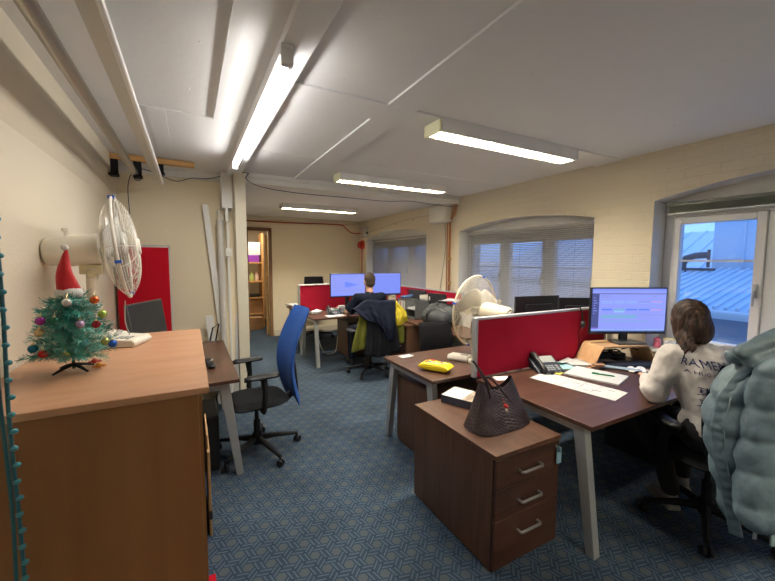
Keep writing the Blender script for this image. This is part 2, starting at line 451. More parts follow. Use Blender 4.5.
# shelving beyond the doorway
sh = thing('shelving_unit', 'wooden shelving seen through the open doorway', 'shelf', (.98, 9.1, 0))
obj('frame', M().box(-.3,-.26,-.25,.25,0,2.2).box(.5,.54,-.25,.25,0,2.2), pine, sh)
for z in (.3, .68, 1.06, 1.5):
    obj('shelf', M().box(-.26,.5,-.25,.25,z,z+.03), pine, sh)
area('lamp', sh, (.2,-.6,2.35), .6, .2, 14, (1,.9,.75))
purp = mat('purple_card', (.22,.04,.4), .6)
tag(obj('storage_box', M().box(-.16,.16,-.15,.15,0,.16), purp, loc=(1.27,9.05,1.53), bevel=.005), 'purple box on the upper shelf beyond the doorway', 'box')
tag(obj('paper_ream', M().box(-.16,.16,-.15,.15,0,.3), paper, loc=(1.3,9.06,1.69), bevel=.005), 'white packet standing on the purple box beyond the doorway', 'packet')
for i,(x,z,c,l) in enumerate(((1.17,1.09,(.7,.7,.65),'white roll'),(1.27,1.09,(.45,.6,.2),'green and white packet'),(1.38,1.09,(.7,.55,.5),'pinkish jar'))):
    mm = M().lathe([(.0,0),(.045,0),(.05,.02),(.05,.14),(.03,.17),(.03,.2),(0,.2)], 14)
    tag(obj('jar', mm, mat('jar_%d'%i, c, .5), loc=(x,9.0,z)), l+' on the middle shelf beyond the doorway', 'jar')
tag(obj('flat_case', M().box(-.16,.16,-.14,.14,0,.06), black, loc=(1.28,9.05,.71), bevel=.008), 'black flat case on the lower shelf beyond the doorway', 'case')
tag(obj('cardboard_box', M().box(-.17,.17,-.15,.15,0,.33), cardb, loc=(1.3,9.05,.33), bevel=.004), 'brown cardboard box on the bottom shelf beyond the doorway', 'box')
tag(obj('cardboard_box', M().box(-.15,.15,-.12,.12,0,.28), cardb, loc=(1.27,8.65,0), bevel=.004), 'brown cardboard box on the floor beyond the doorway', 'box')

# ------------------------------------------------------------------ windows
gm = bpy.data.materials.new('window_glass'); gm.use_nodes = True
nt = gm.node_tree; nt.nodes.clear()
o_ = nt.nodes.new('ShaderNodeOutputMaterial'); mix = nt.nodes.new('ShaderNodeMixShader'); tr = nt.nodes.new('ShaderNodeBsdfTransparent'); gl = nt.nodes.new('ShaderNodeBsdfGlossy')
gl.inputs['Roughness'].default_value = .02; mix.inputs[0].default_value = .07
tr.inputs[0].default_value = (.93,.97,1,1)
nt.links.new(tr.outputs[0], mix.inputs[1]); nt.links.new(gl.outputs[0], mix.inputs[2]); nt.links.new(mix.outputs[0], o_.inputs[0])

def window(n, o, mull, label):
    y0, y1, zs, ze, zp = o; X = XR+.2
    w = thing('window_%d' % n, label, 'window', (X, (y0+y1)/2, zs)); w['kind'] = 'structure'
    h = ze-zs; hw = (y1-y0)/2
    # head panel filling the arch, then outer frame
    c = 0
    poly = [(-hw, h-.1)]+[(hw, h-.1)]
    pts = [(hw*(1-2*k/20), h+(zp-ze)*(1-(1-2*k/20)**2)) for k in range(21)]
    obj('arch_panel', M().prism([(-hw,h-.07),(hw,h-.07)]+pts, .0, .04, 'x'), whitewall, w)
    fr = M().box(0,.07,-hw,-hw+.07,0,h-.07).box(0,.07,hw-.07,hw,0,h-.07).box(0,.07,-hw+.07,hw-.07,h-.14,h-.07).box(0,.07,-hw+.07,hw-.07,0,.07)
    for q in mull: fr.box(0,.07,q-.03,q+.03,.07,h-.14)
    obj('window_frame', fr, upvc, w, bevel=.006)
    qs = [-hw+.07]+list(sum(((q-.03,q+.03) for q in mull), ()))+[hw-.07]
    for i in range(0, len(qs), 2):
        a, b = qs[i], qs[i+1]
        sa = M().box(-.02,.05,a,a+.055,.07,h-.14).box(-.02,.05,b-.055,b,.07,h-.14).box(-.02,.05,a+.055,b-.055,h-.195,h-.14).box(-.02,.05,a+.055,b-.055,.07,.125)
        s_ = obj('sash', sa, upvc, w, bevel=.006)
        obj('pane', M().box(.012,.02,a+.055,b-.055,.125,h-.195), gm, s_, smooth=0)
        obj('glazing_bar', M().box(.0,.035,a+.055,b-.055,h-.5-.008,h-.5+.008), upvc, s_)
        if i+2 < len(qs)+1:
            hd = M().box(-.035,-.02,a+.02,a+.045,.5,.6).tube([(-.03,a+.03,.56),(-.055,a+.03,.56),(-.06,a+.03,.44)], .009, 8)
            obj('handle', hd, steel, s_, bevel=.003)
    obj('sill', M().box(-.22,.0,-hw,hw,.0,.025), whitegloss, w, bevel=.004)
    return w
window(3, OPEN[0], (-.68, .36), 'white plastic casement window with blue daylight at the right')
window(2, OPEN[1], (-.36, .30), 'blinded middle window behind the desks')
window(1, OPEN[2], (-.4, .4), 'blinded far window near the back corner')

def blind(y0, y1, ztop, zbot, label, tilt=40):
    t_ = thing('venetian_blind', label, 'blind', (XR+.14, (y0+y1)/2, zbot), 0)
    hw = (y1-y0)/2-.015; H = ztop-zbot
    obj('headrail', M().box(-.015,.015,-hw,hw,H-.03,H), gunm, t_, bevel=.002)
    s_ = M(); n = int((H-.06)/.021)
    for k in range(n):
        z = .03+k*.021; a = math.radians(tilt)
        dx = .0125*math.cos(a); dz = .0125*math.sin(a)
        s_.add([(-dx,-hw,z-dz),(dx,-hw,z+dz),(dx,hw,z+dz),(-dx,hw,z-dz),(0,-hw,z+.0016),(0,hw,z+.0016)], [(0,4,5,3),(4,1,2,5)])
    obj('slats', s_, gunm, t_, smooth=0, solid=.0006)
    obj('bottom_rail', M().box(-.012,.012,-hw,hw,0,.018), gunm, t_, bevel=.002)
    for y in (-hw*.75, 0, hw*.75): obj('ladder_cord', M().tube([(-.014,y,0),(-.014,y,H-.03)], .0012, 5), gunm, t_)
    obj('tilt_wand', M().tube([(-.03,hw-.12,H-.04),(-.032,hw-.12,H-.75)], .004, 6), gunm, t_)
blind(2.18, 4.15, 1.99, .92, 'grey venetian blind lowered over the middle window')
blind(5.02, 7.30, 2.03, .95, 'grey venetian blind lowered over the far window', 54)
rb = thing('raised_blind', 'dark green blind drawn up at the top of the right window', 'blind', (XR+.13, .61, 1.995))
dgreen = mat('dark_green_slats', (.06,.075,.055), .5)
obj('headrail', M().box(-.02,.03,-1.0,1.0,.045,.075), mat('blind_rail_dark', (.10,.11,.09), .4), rb, bevel=.003)
mm = M()
for k in range(10): mm.box(-.018,.02,-.98,.98,.0+k*.005-.005,.0035+k*.005-.005)
obj('slat_stack', mm, dgreen, rb)
obj('bottom_rail', M().box(-.018,.02,-1.0,1.0,-.020,-.008), steel, rb, bevel=.003)

# buildings outside
sidm = mat('blue_white_siding', (.55,.66,.78), .6); roofm = mat('pale_metal_roof', (.55,.68,.80), .5, .1)
ext = thing('outbuilding', 'pale ribbed siding building with metal roof outside the right window', 'building', (7.2, 1.6, -2))
m = M().box(0,3,-4.0,.98,0,4.55)
for k in range(26): m.box(-.03,0,-3.9+k*.18,-3.87+k*.18,0,4.3)
obj('wall', m, sidm, ext)
obj('parapet', M().box(-.06,3,-4.05,1.03,4.25,4.6), mat('white_cladding',(.75,.8,.85),.5), ext)
lr = thing('lean_to_roof', 'sloping ribbed metal roof below the siding outside the right window', 'roof', (5.2, 1.4, 1.05))
def slope(x0, x1, z0, z1, y0, y1, k0, skew=.0):
    mm = M(); mm.add([(x0,y0,z0),(x1,y0,z1),(x1,y1,z1),(x0,y1,z0),(x0,y0,z0-.05),(x1,y0,z1-.05),(x1,y1,z1-.05),(x0,y1,z0-.05)],
                     [(0,1,2,3),(7,6,5,4),(0,4,5,1),(1,5,6,2),(2,6,7,3),(3,7,4,0)])
    n = int((y1-y0)/k0)
    for k in range(n):
        y = y0+k*k0
        mm.add([(x0,y,z0),(x1,y+skew,z1),(x1,y+.03+skew,z1),(x0,y+.03,z0),(x0,y,z0+.03),(x1,y+skew,z1+.03),(x1,y+.03+skew,z1+.03),(x0,y+.03,z0+.03)],
               [(3,2,1,0),(4,5,6,7),(0,1,5,4),(1,2,6,5),(2,3,7,6),(3,0,4,7)])
    return mm
obj('roof_sheet', slope(0,1.9,0,.42,-4,2.2,.10), roofm, lr, smooth=0)
obj('gutter', M().tube([(-.05,-4,-.05),(-.05,2.2,-.05)], .05, 10), mat('white_gutter',(.7,.75,.8),.4), lr)
obj('wall', M().box(.05,1.9,-4,2.2,-2.95,-.06), mat('grey_blue_wall',(.25,.33,.42),.8), lr)
lf = thing('far_roof', 'further ribbed roof behind the black duct outside the right window', 'roof', (8.2, 3.9, 1.15))
obj('roof_sheet', slope(0,2.5,0,1.15,-1.45,4.5,.3), roofm, lf, smooth=0)
obj('wall', M().box(0.05,2.4,-1.5,4.5,-3.1,0), mat('grey_blue_wall',(.25,.33,.42),.8), lf)
dk = thing('exhaust_duct', 'dark bent exhaust duct on the roof outside the right window', 'duct', (6.9, 2.68, 1.35))
obj('elbow', M().tube([(0,.16,.0),(0,.16,.2),(.0,.12,.29),(0,.0,.33),(0,-.17,.34)], .05, 12), mat('dark_duct',(.04,.05,.07),.5), dk)
obj('support', M().box(-.02,.02,-.18,-.15,.15,.42).box(-.02,.02,.3,.33,-.1,.5).box(-.02,.02,-.25,.4,.1,.14), mat('dark_duct',(.04,.05,.07),.5), dk)
struct('ground_outside', M().box(4.0, 20, -10, 16, -3.1, -3.0), mat('grey_asphalt',(.1,.11,.12),.9), smooth=0)
b2 = thing('brick_warehouse', 'plain building wall outside, dimly seen through the blinds', 'building', (7.4, 4.4, -3))
obj('wall', M().box(0,.3,0,6,0,3.6), mat('pale_render',(.45,.5,.55),.8), b2)
obj('roof', slope(-.1,2.5,3.6,4.6,-.1,6.1,.4), roofm, b2, smooth=0)

# ------------------------------------------------------------------ ceiling lights
lampglow = mat('warm_tube_glow', (1,.9,.7), emit=(1,.82,.56), est=LOUVRE_GLOW)
coolglow = mat('bare_tube_glow', (1,1,1), emit=(1,.96,.90), est=22)
louvm = mat('louvre_metal', (.75,.72,.62), .25, .6)
def louvre_light(x0, x1, y0, y1, zt, label, end, watts=LOUVRE_W):
    L = x1-x0; Wd = y1-y0
    t_ = thing('louvre_light', label, 'ceiling light', ((x0+x1)/2, (y0+y1)/2, zt), group='louvred ceiling lights')
    m = M().box(-L/2+.02,L/2-.02,-Wd/2,-Wd/2+.012,-.075,0).box(-L/2+.02,L/2-.02,Wd/2-.012,Wd/2,-.075,0).box(-L/2+.02,L/2-.02,-Wd/2+.012,Wd/2-.012,-.008,0)
    obj('housing', m, white, t_, bevel=.002)
    for s_ in (-1,1):
        c = mat(end[0], end[1], .45) if s_ < 0 else white
        obj('end_cap', M().box(min(s_*(L/2-.02),s_*L/2),max(s_*(L/2-.02),s_*L/2),-Wd/2,Wd/2,-.08,0), c, t_, bevel=.008)
    lv = M(); n = int(L/.06)
    for k in range(1,n):
        x = -L/2+k*L/n; lv.box(x-.0015,x+.0015,-Wd/2+.014,Wd/2-.014,-.075,-.048)
    lv.box(-L/2+.02,L/2-.02,-.003,.003,-.073,-.045)
    for s_ in (-1,1): lv.box(-L/2+.02,L/2-.02,s_*(Wd/2-.02)-.006,s_*(Wd/2-.02)+.006,-.074,-.03)
    obj('louvre', lv, louvm, t_)
    for y in (-Wd/4, Wd/4):
        obj('tube', M().tube([(-L/2+.04,y,-.028),(L/2-.04,y,-.028)], .012, 8), lampglow, t_)
    area('lamp', t_, (0,0,-.042), L-.1, Wd-.05, watts, (1,.90,.74))
    return t_
yel = ('yellowed_end_cap', (.80,.80,.55))
louvre_light(1.43, 2.84, 1.94, 2.12, ZC-t, 'louvred ceiling light nearest the right window, with yellowed end cap', yel)
louvre_light(1.40, 2.82, 3.64, 3.82, ZC, 'louvred ceiling light in front of the white beam', yel)
louvre_light(1.27, 2.53, 5.73, 5.91, 2.46, 'louvred ceiling light in the rear section beyond the beam', ('grey_end_cap',(.5,.48,.44)), 85)
bt = thing('tube_light', 'bare white fluorescent tube fixed under the ceiling strip', 'ceiling light', (.378, 2.53, ZC-.045))
obj('batten', M().box(-.028,.028,-.98,.98,-.04,0), white, bt, bevel=.004)
for s_ in (-1,1): obj('end_cap', M().box(-.024,.024,min(s_*.95,s_*.985),max(s_*.95,s_*.985),-.085,-.02), white, bt, bevel=.006)
obj('tube', M().tube([(0,-.95,-.066),(0,.95,-.066)], .014, 12), coolglow, bt)
area('lamp', bt, (0,0,-.09), .05, 1.86, TUBE_W, (1,.95,.87))
# the office goes on behind the camera: one more louvred light there
louvre_light(1.2, 2.6, -.9, -.72, ZC, 'louvred ceiling light behind the camera', yel)

# ------------------------------------------------------------------ ceiling odds and ends
gp = thing('screen_pole', 'long grey metal pole slung under the ceiling at left', 'pole', (-.40, 0, 2.34))
obj('pole', M().tube([(-.0,-1.2,.0),(0,4.16,.0)], .028, 12), mat('dull_grey_metal',(.42,.40,.36),.35,.6), gp)
obj('end_cap', M().lathe([(0,0),(.031,0),(.031,.03),(0,.03)],12,(0,4.13,0),(0,1,0)), black, gp)
wb = thing('curtain_rail', 'long white rail with rounded bright edge slung under the ceiling at left', 'rail', (-.21, 0, 2.33))
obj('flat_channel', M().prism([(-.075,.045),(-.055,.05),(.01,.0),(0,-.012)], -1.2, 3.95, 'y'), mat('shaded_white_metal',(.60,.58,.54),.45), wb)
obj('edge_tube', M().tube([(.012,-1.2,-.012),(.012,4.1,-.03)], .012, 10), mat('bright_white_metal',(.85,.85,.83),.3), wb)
wd = thing('ceiling_batten', 'bare pine batten screwed under the ceiling above the fan', 'batten', (-.26, 3.97, 2.447))
obj('plank', M().box(-.33,.33,-.03,.03,-.0,.045), pine, wd, bevel=.003)
for x in (-.29,-.12,.05):
    br = M().box(x-.03,x+.03,.0,.02,-.15 if x<.0 else -.10,.01).box(x-.03,x+.04,-.07,.0,-.15 if x<.0 else -.10,-.13 if x<.0 else -.085)
    obj('bracket', br, blackm, wd, bevel=.003)
for k,(xx) in enumerate((-.25,.0,.25)): obj('screw', M().lathe([(0,0),(.006,0),(.006,.004),(0,.004)],8,(xx,-.034,.02),(0,-1,0)), steel, wd)

def cable(name, pts, r, ma, label, cat='cable', **k):
    # smooth path through the points
    P_ = [Vector(p) for p in pts]; out = []
    for i in range(len(P_)-1):
        p0 = P_[max(i-1,0)]; p1 = P_[i]; p2 = P_[i+1]; p3 = P_[min(i+2,len(P_)-1)]
        for j in range(8):
            q = j/8
            out.append(.5*((2*p1)+(p2-p0)*q+(2*p0-5*p1+4*p2-p3)*q*q+(3*p1-p0-3*p2+p3)*q**3))
    out.append(P_[-1])
    return tag(obj(name, M().tube(out, r, 6), ma), label, cat, **k)
cable('ceiling_cable', [(-.5,4.38,2.02),(-.5,4.36,2.3),(-.42,4.2,2.42),(-.3,4.2,2.42),(-.1,4.36,2.38),(.05,4.38,2.43),(.2,4.38,2.44),(.36,4.2,2.46),(.46,4.0,2.46),(.56,4.0,2.46)], .004, cordm, 'dark blue cable looping from the fan corner to the post')
cable('ceiling_cable', [(.56,4.0,2.46),(.55,4.10,2.42),(.7,4.12,2.36),(1.1,4.12,2.33),(1.7,4.12,2.33),(2.2,4.12,2.33),(2.6,4.12,2.36),(3.2,4.12,2.34),(3.43,4.15,2.37)], .004, cordm, 'dark cable drooping along the white beam')
# conduit beside the left corner
tag(obj('conduit', M().box(-.012,.012,-.01,.01,0,.45).box(-.016,.016,-.014,.014,.0,.02), whitegloss, loc=(-.62,4.41,1.98)), 'short white conduit rising in the left corner above the fan', 'conduit')
# trunking on the partition beside the post
tr_ = thing('cable_trunking', 'white boxed trunking high on the partition beside the post', 'trunking', (.375, 4.25, 2.12))
obj('box', M().box(-.06,.045,-.06,.2,0,.37), whitegloss, tr_, bevel=.004)
obj('lower_duct', M().box(-.03,-.002,-.05,.0,-.14,0), whitegloss, tr_, bevel=.003)
tag(obj('conduit', M().box(-.03,.03,-.03,.03,0,2.12), mat('cream_duct',(.62,.58,.48),.5), loc=(.31,4.39,0), bevel=.004), 'cream boxed duct running to the floor left of the post', 'conduit')
tag(obj('conduit', M().box(-.012,.012,-.012,.012,0,2.0), whitegloss, loc=(.372,4.3,0), bevel=.002), 'thin white conduit down the partition beside the post', 'conduit')
tag(obj('wall_switch', M().box(-.03,.03,-.012,0,-.045,.045).box(-.008,.008,-.018,-.012,-.012,.012), whitegloss, loc=(.372,4.28,1.66), bevel=.003), 'small white switch box on the conduit beside the post', 'switch')
# leaning white boards
def board(x0, x1, z1, w, label, y=YB-.02, ln=.0):
    mm = M(); L = Vector((x1-x0,0,z1)).length; a = math.atan2(x1-x0, z1)
    mm.box(-w/2,w/2,-.018,0,0,L)
    o = obj('white_plank', mm, whitegloss, bevel=.002); o.location = (x0,y-.06,0.0); o.rotation_euler = (-.018, a, 0)
    return tag(o, label, 'plank', 'white planks leaning by the partition')
board(.36, .165, 2.17, .06, 'tallest white plank leaning against the cream wall by the post')
board(.26, .16, .98, .075, 'short white plank leaning low behind the walnut desk', y=YB-.1)
board(.385, .44, 1.0, .05, 'short white plank leaning at the foot of the post', y=4.2)
wr = M()
wr.tube([(.3,0,0),(.3,.0,2.05)], .035, 10)
rl = M().tube([(0,0,0),(.0,0,.6),(.006,0,1.2),(0,0,2.0)], [.035,.03,.036,.033], 10)
tag(obj('wrapped_roll', rl, mat('clear_wrap',(.62,.60,.56),.25), loc=(.30,4.31,0), bevel=0), 'tall plastic-wrapped roll standing between planks and post', 'roll')
tag(obj('power_cable', M().tube([(0,0,.72),(.03,-.02,.86),(.09,-.01,.9),(.05,-.02,.7),(-.02,-.02,.62),(.05,-.02,.55),(.1,-.02,.3),(.02,0,.0)], .008, 6), black, loc=(.16,4.24,0)), 'black cable coiled behind the short white plank', 'cable')

# copper pipe, fixed by the beam; junction boxes; sounder; red conduits
cp = thing('copper_pipe', 'copper pipe with an offset running down the right brick wall', 'pipe', (3.42, 4.28, 0))
obj('pipe', M().tube([(0,-.06,2.5),(0,-.06,2.32),(0,-.04,2.27),(0,.05,2.2),(0,.07,2.15),(0,.07,.2)], .016, 10), copper, cp)
obj('pipe', M().tube([(0,-.0,2.5),(0,.0,2.34),(0,.03,2.28),(0,.12,2.2),(0,.13,2.12),(0,.13,.2)], .008, 8), copper, cp)
for z in (2.15,1.6,1.23): obj('clip', M().box(-.02,.03,.05,.095,z,z+.03), mat('brass',(.6,.45,.2),.4,.6), cp, bevel=.003)
tag(obj('wall_box', M().box(-.16,.0,-.2,.2,-.13,.13), mat('off_white_box',(.72,.70,.62),.5), loc=(XR,4.52,2.28), bevel=.03), 'off-white plastic box high on the wall beside the copper pipe', 'box')
jb = thing('junction_box', 'grey junction box high in the far right corner', 'junction box', (XR-.005,7.32,2.2))
obj('body', M().box(-.09,0,-.1,.1,-.12,.12), mat('grey_box',(.5,.5,.48),.5), jb, bevel=.006)
obj('gland', M().tube([(-.05,-.1,-.02),(-.05,-.16,-.03)], .02, 10), black, jb)
sd = thing('alarm_sounder', 'round red alarm sounder below the grey junction box', 'alarm', (XR-.005,7.5,1.93))
obj('base', M().lathe([(0,0),(.1,0),(.1,.04),(.08,.05),(0,.05)],20,(0,0,0),(-1,0,0)), redpaint, sd)
obj('horn', M().lathe([(0,.05),(.07,.05),(.075,.1),(.05,.115),(0,.1)],20,(0,0,0),(-1,0,0)), mat('dark_red_plastic',(.32,.02,.015),.5), sd)
cable('red_conduit', [(XR-.03,7.5,.3),(XR-.03,7.5,1.0),(XR-.03,7.5,1.85)], .011, redpaint, 'red conduit dropping from the alarm sounder down the wall', 'conduit')
cable('red_conduit', [(XR-.04,7.42,2.18),(3.25,YE-.03,2.2),(3.1,YE-.03,2.3),(2.95,YE-.02,2.37),(2.2,YE-.02,2.36),(1.4,YE-.02,2.35),(.5,YE-.02,2.36)], .011, redpaint, 'red conduit running along the top of the rear wall', 'conduit')
cable('wall_cable', [(XR-.01,7.1,2.2),(XR-.01,6.6,2.24),(XR-.01,6.0,2.29),(XR-.01,5.4,2.32),(XR-.01,4.9,2.31)], .005, cordw, 'thin grey cable sagging between clips above the far window')
for yy in (6.6,6.0,5.4): tag(obj('cable_clip', M().box(-.012,0,-.012,.012,-.01,.012), cordw, loc=(XR,yy,2.235+(6.6-yy)*.05)), 'small dark clip holding the cable above the far window', 'clip', 'cable clips above the far window')
cable('wall_cable', [(XR-.01,4.5,2.15),(XR-.01,4.47,1.8),(XR-.01,4.54,1.4),(XR-.01,4.6,1.1)], .006, cordw, 'thin grey cable hanging loosely left of the copper pipe')

# ------------------------------------------------------------------ furniture
def desk(label, x0, x1, y0, y1, group, axis='x', splay=True, name='desk', ends=(1,1)):
    """end frames with legs splayed outwards stand at both ends of the long side"""
    L = x1-x0; D = y1-y0; z = .73
    t_ = thing(name, label, 'desk', ((x0+x1)/2, (y0+y1)/2, 0), group=group)
    obj('desktop', M().box(-L/2,L/2,-D/2,D/2,z-.025,z), walnut if axis == 'x' else walnut_y, t_, bevel=.002)
    s_ = .05
    for sx in (-1,1):
        if axis == 'x':
            X = sx*(L/2-.06)
            for sy in (-1,1):
                lg = M(); yt = sy*(D/2-.10); yb = sy*(D/2+.0)
                a = X-s_/2-(.0); lg.add([(X-.025,yb-.025,0),(X+.025,yb-.025,0),(X+.025,yb+.025,0),(X-.025,yb+.025,0),
                                    (X-.025,yt-.035,z-.026),(X+.025,yt-.035,z-.026),(X+.025,yt+.035,z-.026),(X-.025,yt+.035,z-.026)],
                                   [(3,2,1,0),(4,5,6,7),(0,1,5,4),(1,2,6,5),(2,3,7,6),(3,0,4,7)])
                obj('leg', lg, steel, t_, bevel=.003)
            obj('end_rail', M().box(X-.025,X+.025,-D/2+.12,D/2-.12,z-.075,z-.026), steel, t_, bevel=.003)
        else:
            Y = sx*(D/2-.06)
            for sy in (-1,1):
                lg = M(); xt = sy*(L/2-.10); xb = sy*(L/2-.01)
                lg.add([(xb-.025,Y-.025,0),(xb+.025,Y-.025,0),(xb+.025,Y+.025,0),(xb-.025,Y+.025,0),
                        (xt-.035,Y-.025,z-.026),(xt+.035,Y-.025,z-.026),(xt+.035,Y+.025,z-.026),(xt-.035,Y+.025,z-.026)],
                       [(3,2,1,0),(4,5,6,7),(0,1,5,4),(1,2,6,5),(2,3,7,6),(3,0,4,7)])
                obj('leg', lg, steel, t_, bevel=.003)
            obj('end_rail', M().box(-L/2+.12,L/2-.12,Y-.025,Y+.025,z-.075,z-.026), steel, t_, bevel=.003)
    if axis == 'x':
        obj('cross_beam', M().box(-L/2+.08,L/2-.08,-.02,.02,z-.075,z-.026), steel, t_)
    else:
        obj('cross_beam', M().box(-.02,.02,-D/2+.08,D/2-.08,z-.075,z-.026), steel, t_)
    return t_
GD = 'walnut desks with silver legs'
desk('walnut desk with phone, papers and screen in front of the red divider', 1.79, 3.44, 1.075, 1.94, GD)
desk('walnut desk behind the nearest red divider, holding wipes and fan', 1.48, 3.2, 2.045, 2.79, GD)
desk('walnut desk where the man in dark blue sits', 1.55, 3.2, 5.08, 5.88, GD)
desk('walnut desk at the far end, behind the rear red divider', 1.55, 3.2, 5.97, 6.77, GD)
desk('walnut side desk under the windows, piled with bags', 2.66, 3.40, 3.05, 4.98, GD, 'y')
desk('walnut desk at left, between beech cabinet and partition', -.60, .285, 2.73, 4.17, GD, 'y')

def divider(label, p0, p1, z0, z1, group='red desk dividers', redcap=True):
    v = Vector((p1[0]-p0[0], p1[1]-p0[1], 0)); L = v.length
    t_ = thing('desk_divider', label, 'divider', (p0[0],p0[1],z0), math.atan2(v.y,v.x), group=group)
    H = z1-z0
    obj('fabric_panel', M().box(.025,L-.025,-.014,.014,.0,H-.02), redf, t_, bevel=.003)
    obj('end_post', M().box(0,.03,-.02,.02,-.0,H), steel, t_, bevel=.006)
    obj('end_post', M().box(L-.03,L,-.02,.02,-.0,H), steel, t_, bevel=.006)
    obj('top_trim', M().box(.03,L-.03,-.017,.017,H-.02,H-.0), mat('silver_trim',(.55,.55,.56),.4,.4), t_, bevel=.004)
    return t_
divider('nearest red desk divider with silver frame, beside the desk phone', (1.775,1.965), (3.38,1.965), .735, 1.175)
divider('rear red desk divider behind the man and his screens', (1.55,5.925), (3.24,5.925), .735, 1.18)
divider('red divider along the right wall behind the bags', (3.37,3.95), (3.37,5.85), .735, 1.135)

def pedestal(label, loc, rotz, h, w, dpt, group=None, key=False, nd=3):
    """front faces local -y"""
    t_ = thing('drawer_pedestal', label, 'drawers', loc, rotz, group)
    obj('carcass', M().box(-w/2,w/2,-dpt/2+.02,dpt/2,0.01,h-.025), walnut_v, t_, bevel=.0015)
    obj('top', M().box(-w/2-.004,w/2+.004,-dpt/2-.004,dpt/2,h-.025,h), walnut_y, t_, bevel=.002)
    hs = [.27,.28,.45] if nd == 3 else [.5,.5]
    z = h-.032
    for q in hs:
        H = (h-.05)*q
        d_ = obj('drawer', M().box(-w/2+.004,w/2-.004,-dpt/2,-dpt/2+.018,z-H+.005,z), walnut, t_, bevel=.0015)
        zc = z-H*.5 if q < .4 else z-H*.32
        obj('handle', M().tube([(-.075,-dpt/2,zc-.006),(-.075,-dpt/2-.022,zc-.006),(-.068,-dpt/2-.028,zc-.006),(.068,-dpt/2-.028,zc-.006),(.075,-dpt/2-.022,zc-.006),(.075,-dpt/2,zc-.006)], .0075, 8), steel_d, d_)
        z -= H
    if key:
        lk = obj('lock', M().lathe([(0,0),(.009,0),(.009,.006),(0,.006)],12,(w/2-.03,-dpt/2,h-.06),(0,-1,0)), steel_d, t_)
        obj('key', M().box(w/2-.034,w/2-.026,-dpt/2-.03,-dpt/2-.005,h-.085,h-.055).box(w/2-.045,w/2-.01,-dpt/2-.02,-dpt/2-.012,h-.15,h-.085), mat('blue_key_fob',(.25,.42,.55),.4), t_, bevel=.002, label='blue fob hanging from the lock')
    return t_
pedestal('tall walnut drawer pedestal with the woven handbag on top', (1.522,1.60,0), 0, .63, .48, .73, key=True)
pedestal('walnut pedestal under the desk with the wet wipes', (1.80,2.40,0), PI, .60, .46, .60)
pedestal('walnut pedestal beside the side desk under the window, drawers to the aisle', (2.80,4.36,0), -PI/2, .70, .42, .5)
pedestal('walnut pedestal under the desk of the man in dark blue', (2.42,5.62,0), 0, .58, .42, .5)

# beech cabinet
cb = thing('storage_cabinet', 'large beech cabinet carrying the small christmas tree', 'cabinet', (-.30, 2.03, 0))
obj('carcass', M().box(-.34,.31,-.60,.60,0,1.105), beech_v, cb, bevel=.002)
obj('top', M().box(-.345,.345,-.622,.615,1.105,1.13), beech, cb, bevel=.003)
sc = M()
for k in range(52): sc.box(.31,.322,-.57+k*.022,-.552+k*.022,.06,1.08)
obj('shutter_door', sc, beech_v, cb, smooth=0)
bx = thing('cardboard_box', 'cardboard box with black tape peeping out behind the cabinet', 'box', (-.02, 2.72, 0)) if False else None
b_ = thing('flattened_carton', 'brown flattened carton with black tape leaning on the side of the beech cabinet', 'carton', (.052, 2.4, 0))
obj('card', M().box(-.004,.010,-.2,.2,0,.50).box(-.004,.004,-.16,.18,.50,.58), cardb, b_, bevel=.002); obj('tape', M().box(.0102,.012,-.201,.2,.10,.15).box(-.004,.012,-.2025,-.2,.10,.15), black, b_)
tag(obj('floor_mat', M().box(-.04,.02,-.05,.03,0,.012), redf2, loc=(.04,1.87,0), bevel=.003), 'scrap of red fabric on the carpet by the cabinet foot', 'fabric')

# red pinboard leaning against the cream wall
pb = thing('pinboard', 'red pinboard with pale rim standing against the cream wall', 'pinboard', (-.33, 4.31, .0))
obj('panel', M().box(-.29,.145,-.012,.012,.4,1.70), redf2, pb, bevel=.002)
obj('rim', M().box(-.29,.155,-.015,.015,1.70,1.725).box(.145,.16,-.015,.015,.4,1.725).box(-.3,.16,-.015,.015,.38,.4), mat('pale_grey_rim',(.55,.54,.5),.5), pb)
obj('leg', M().box(-.2,-.17,-.1,.1,0,.38).box(.05,.08,-.1,.1,0,.38), steel, pb)

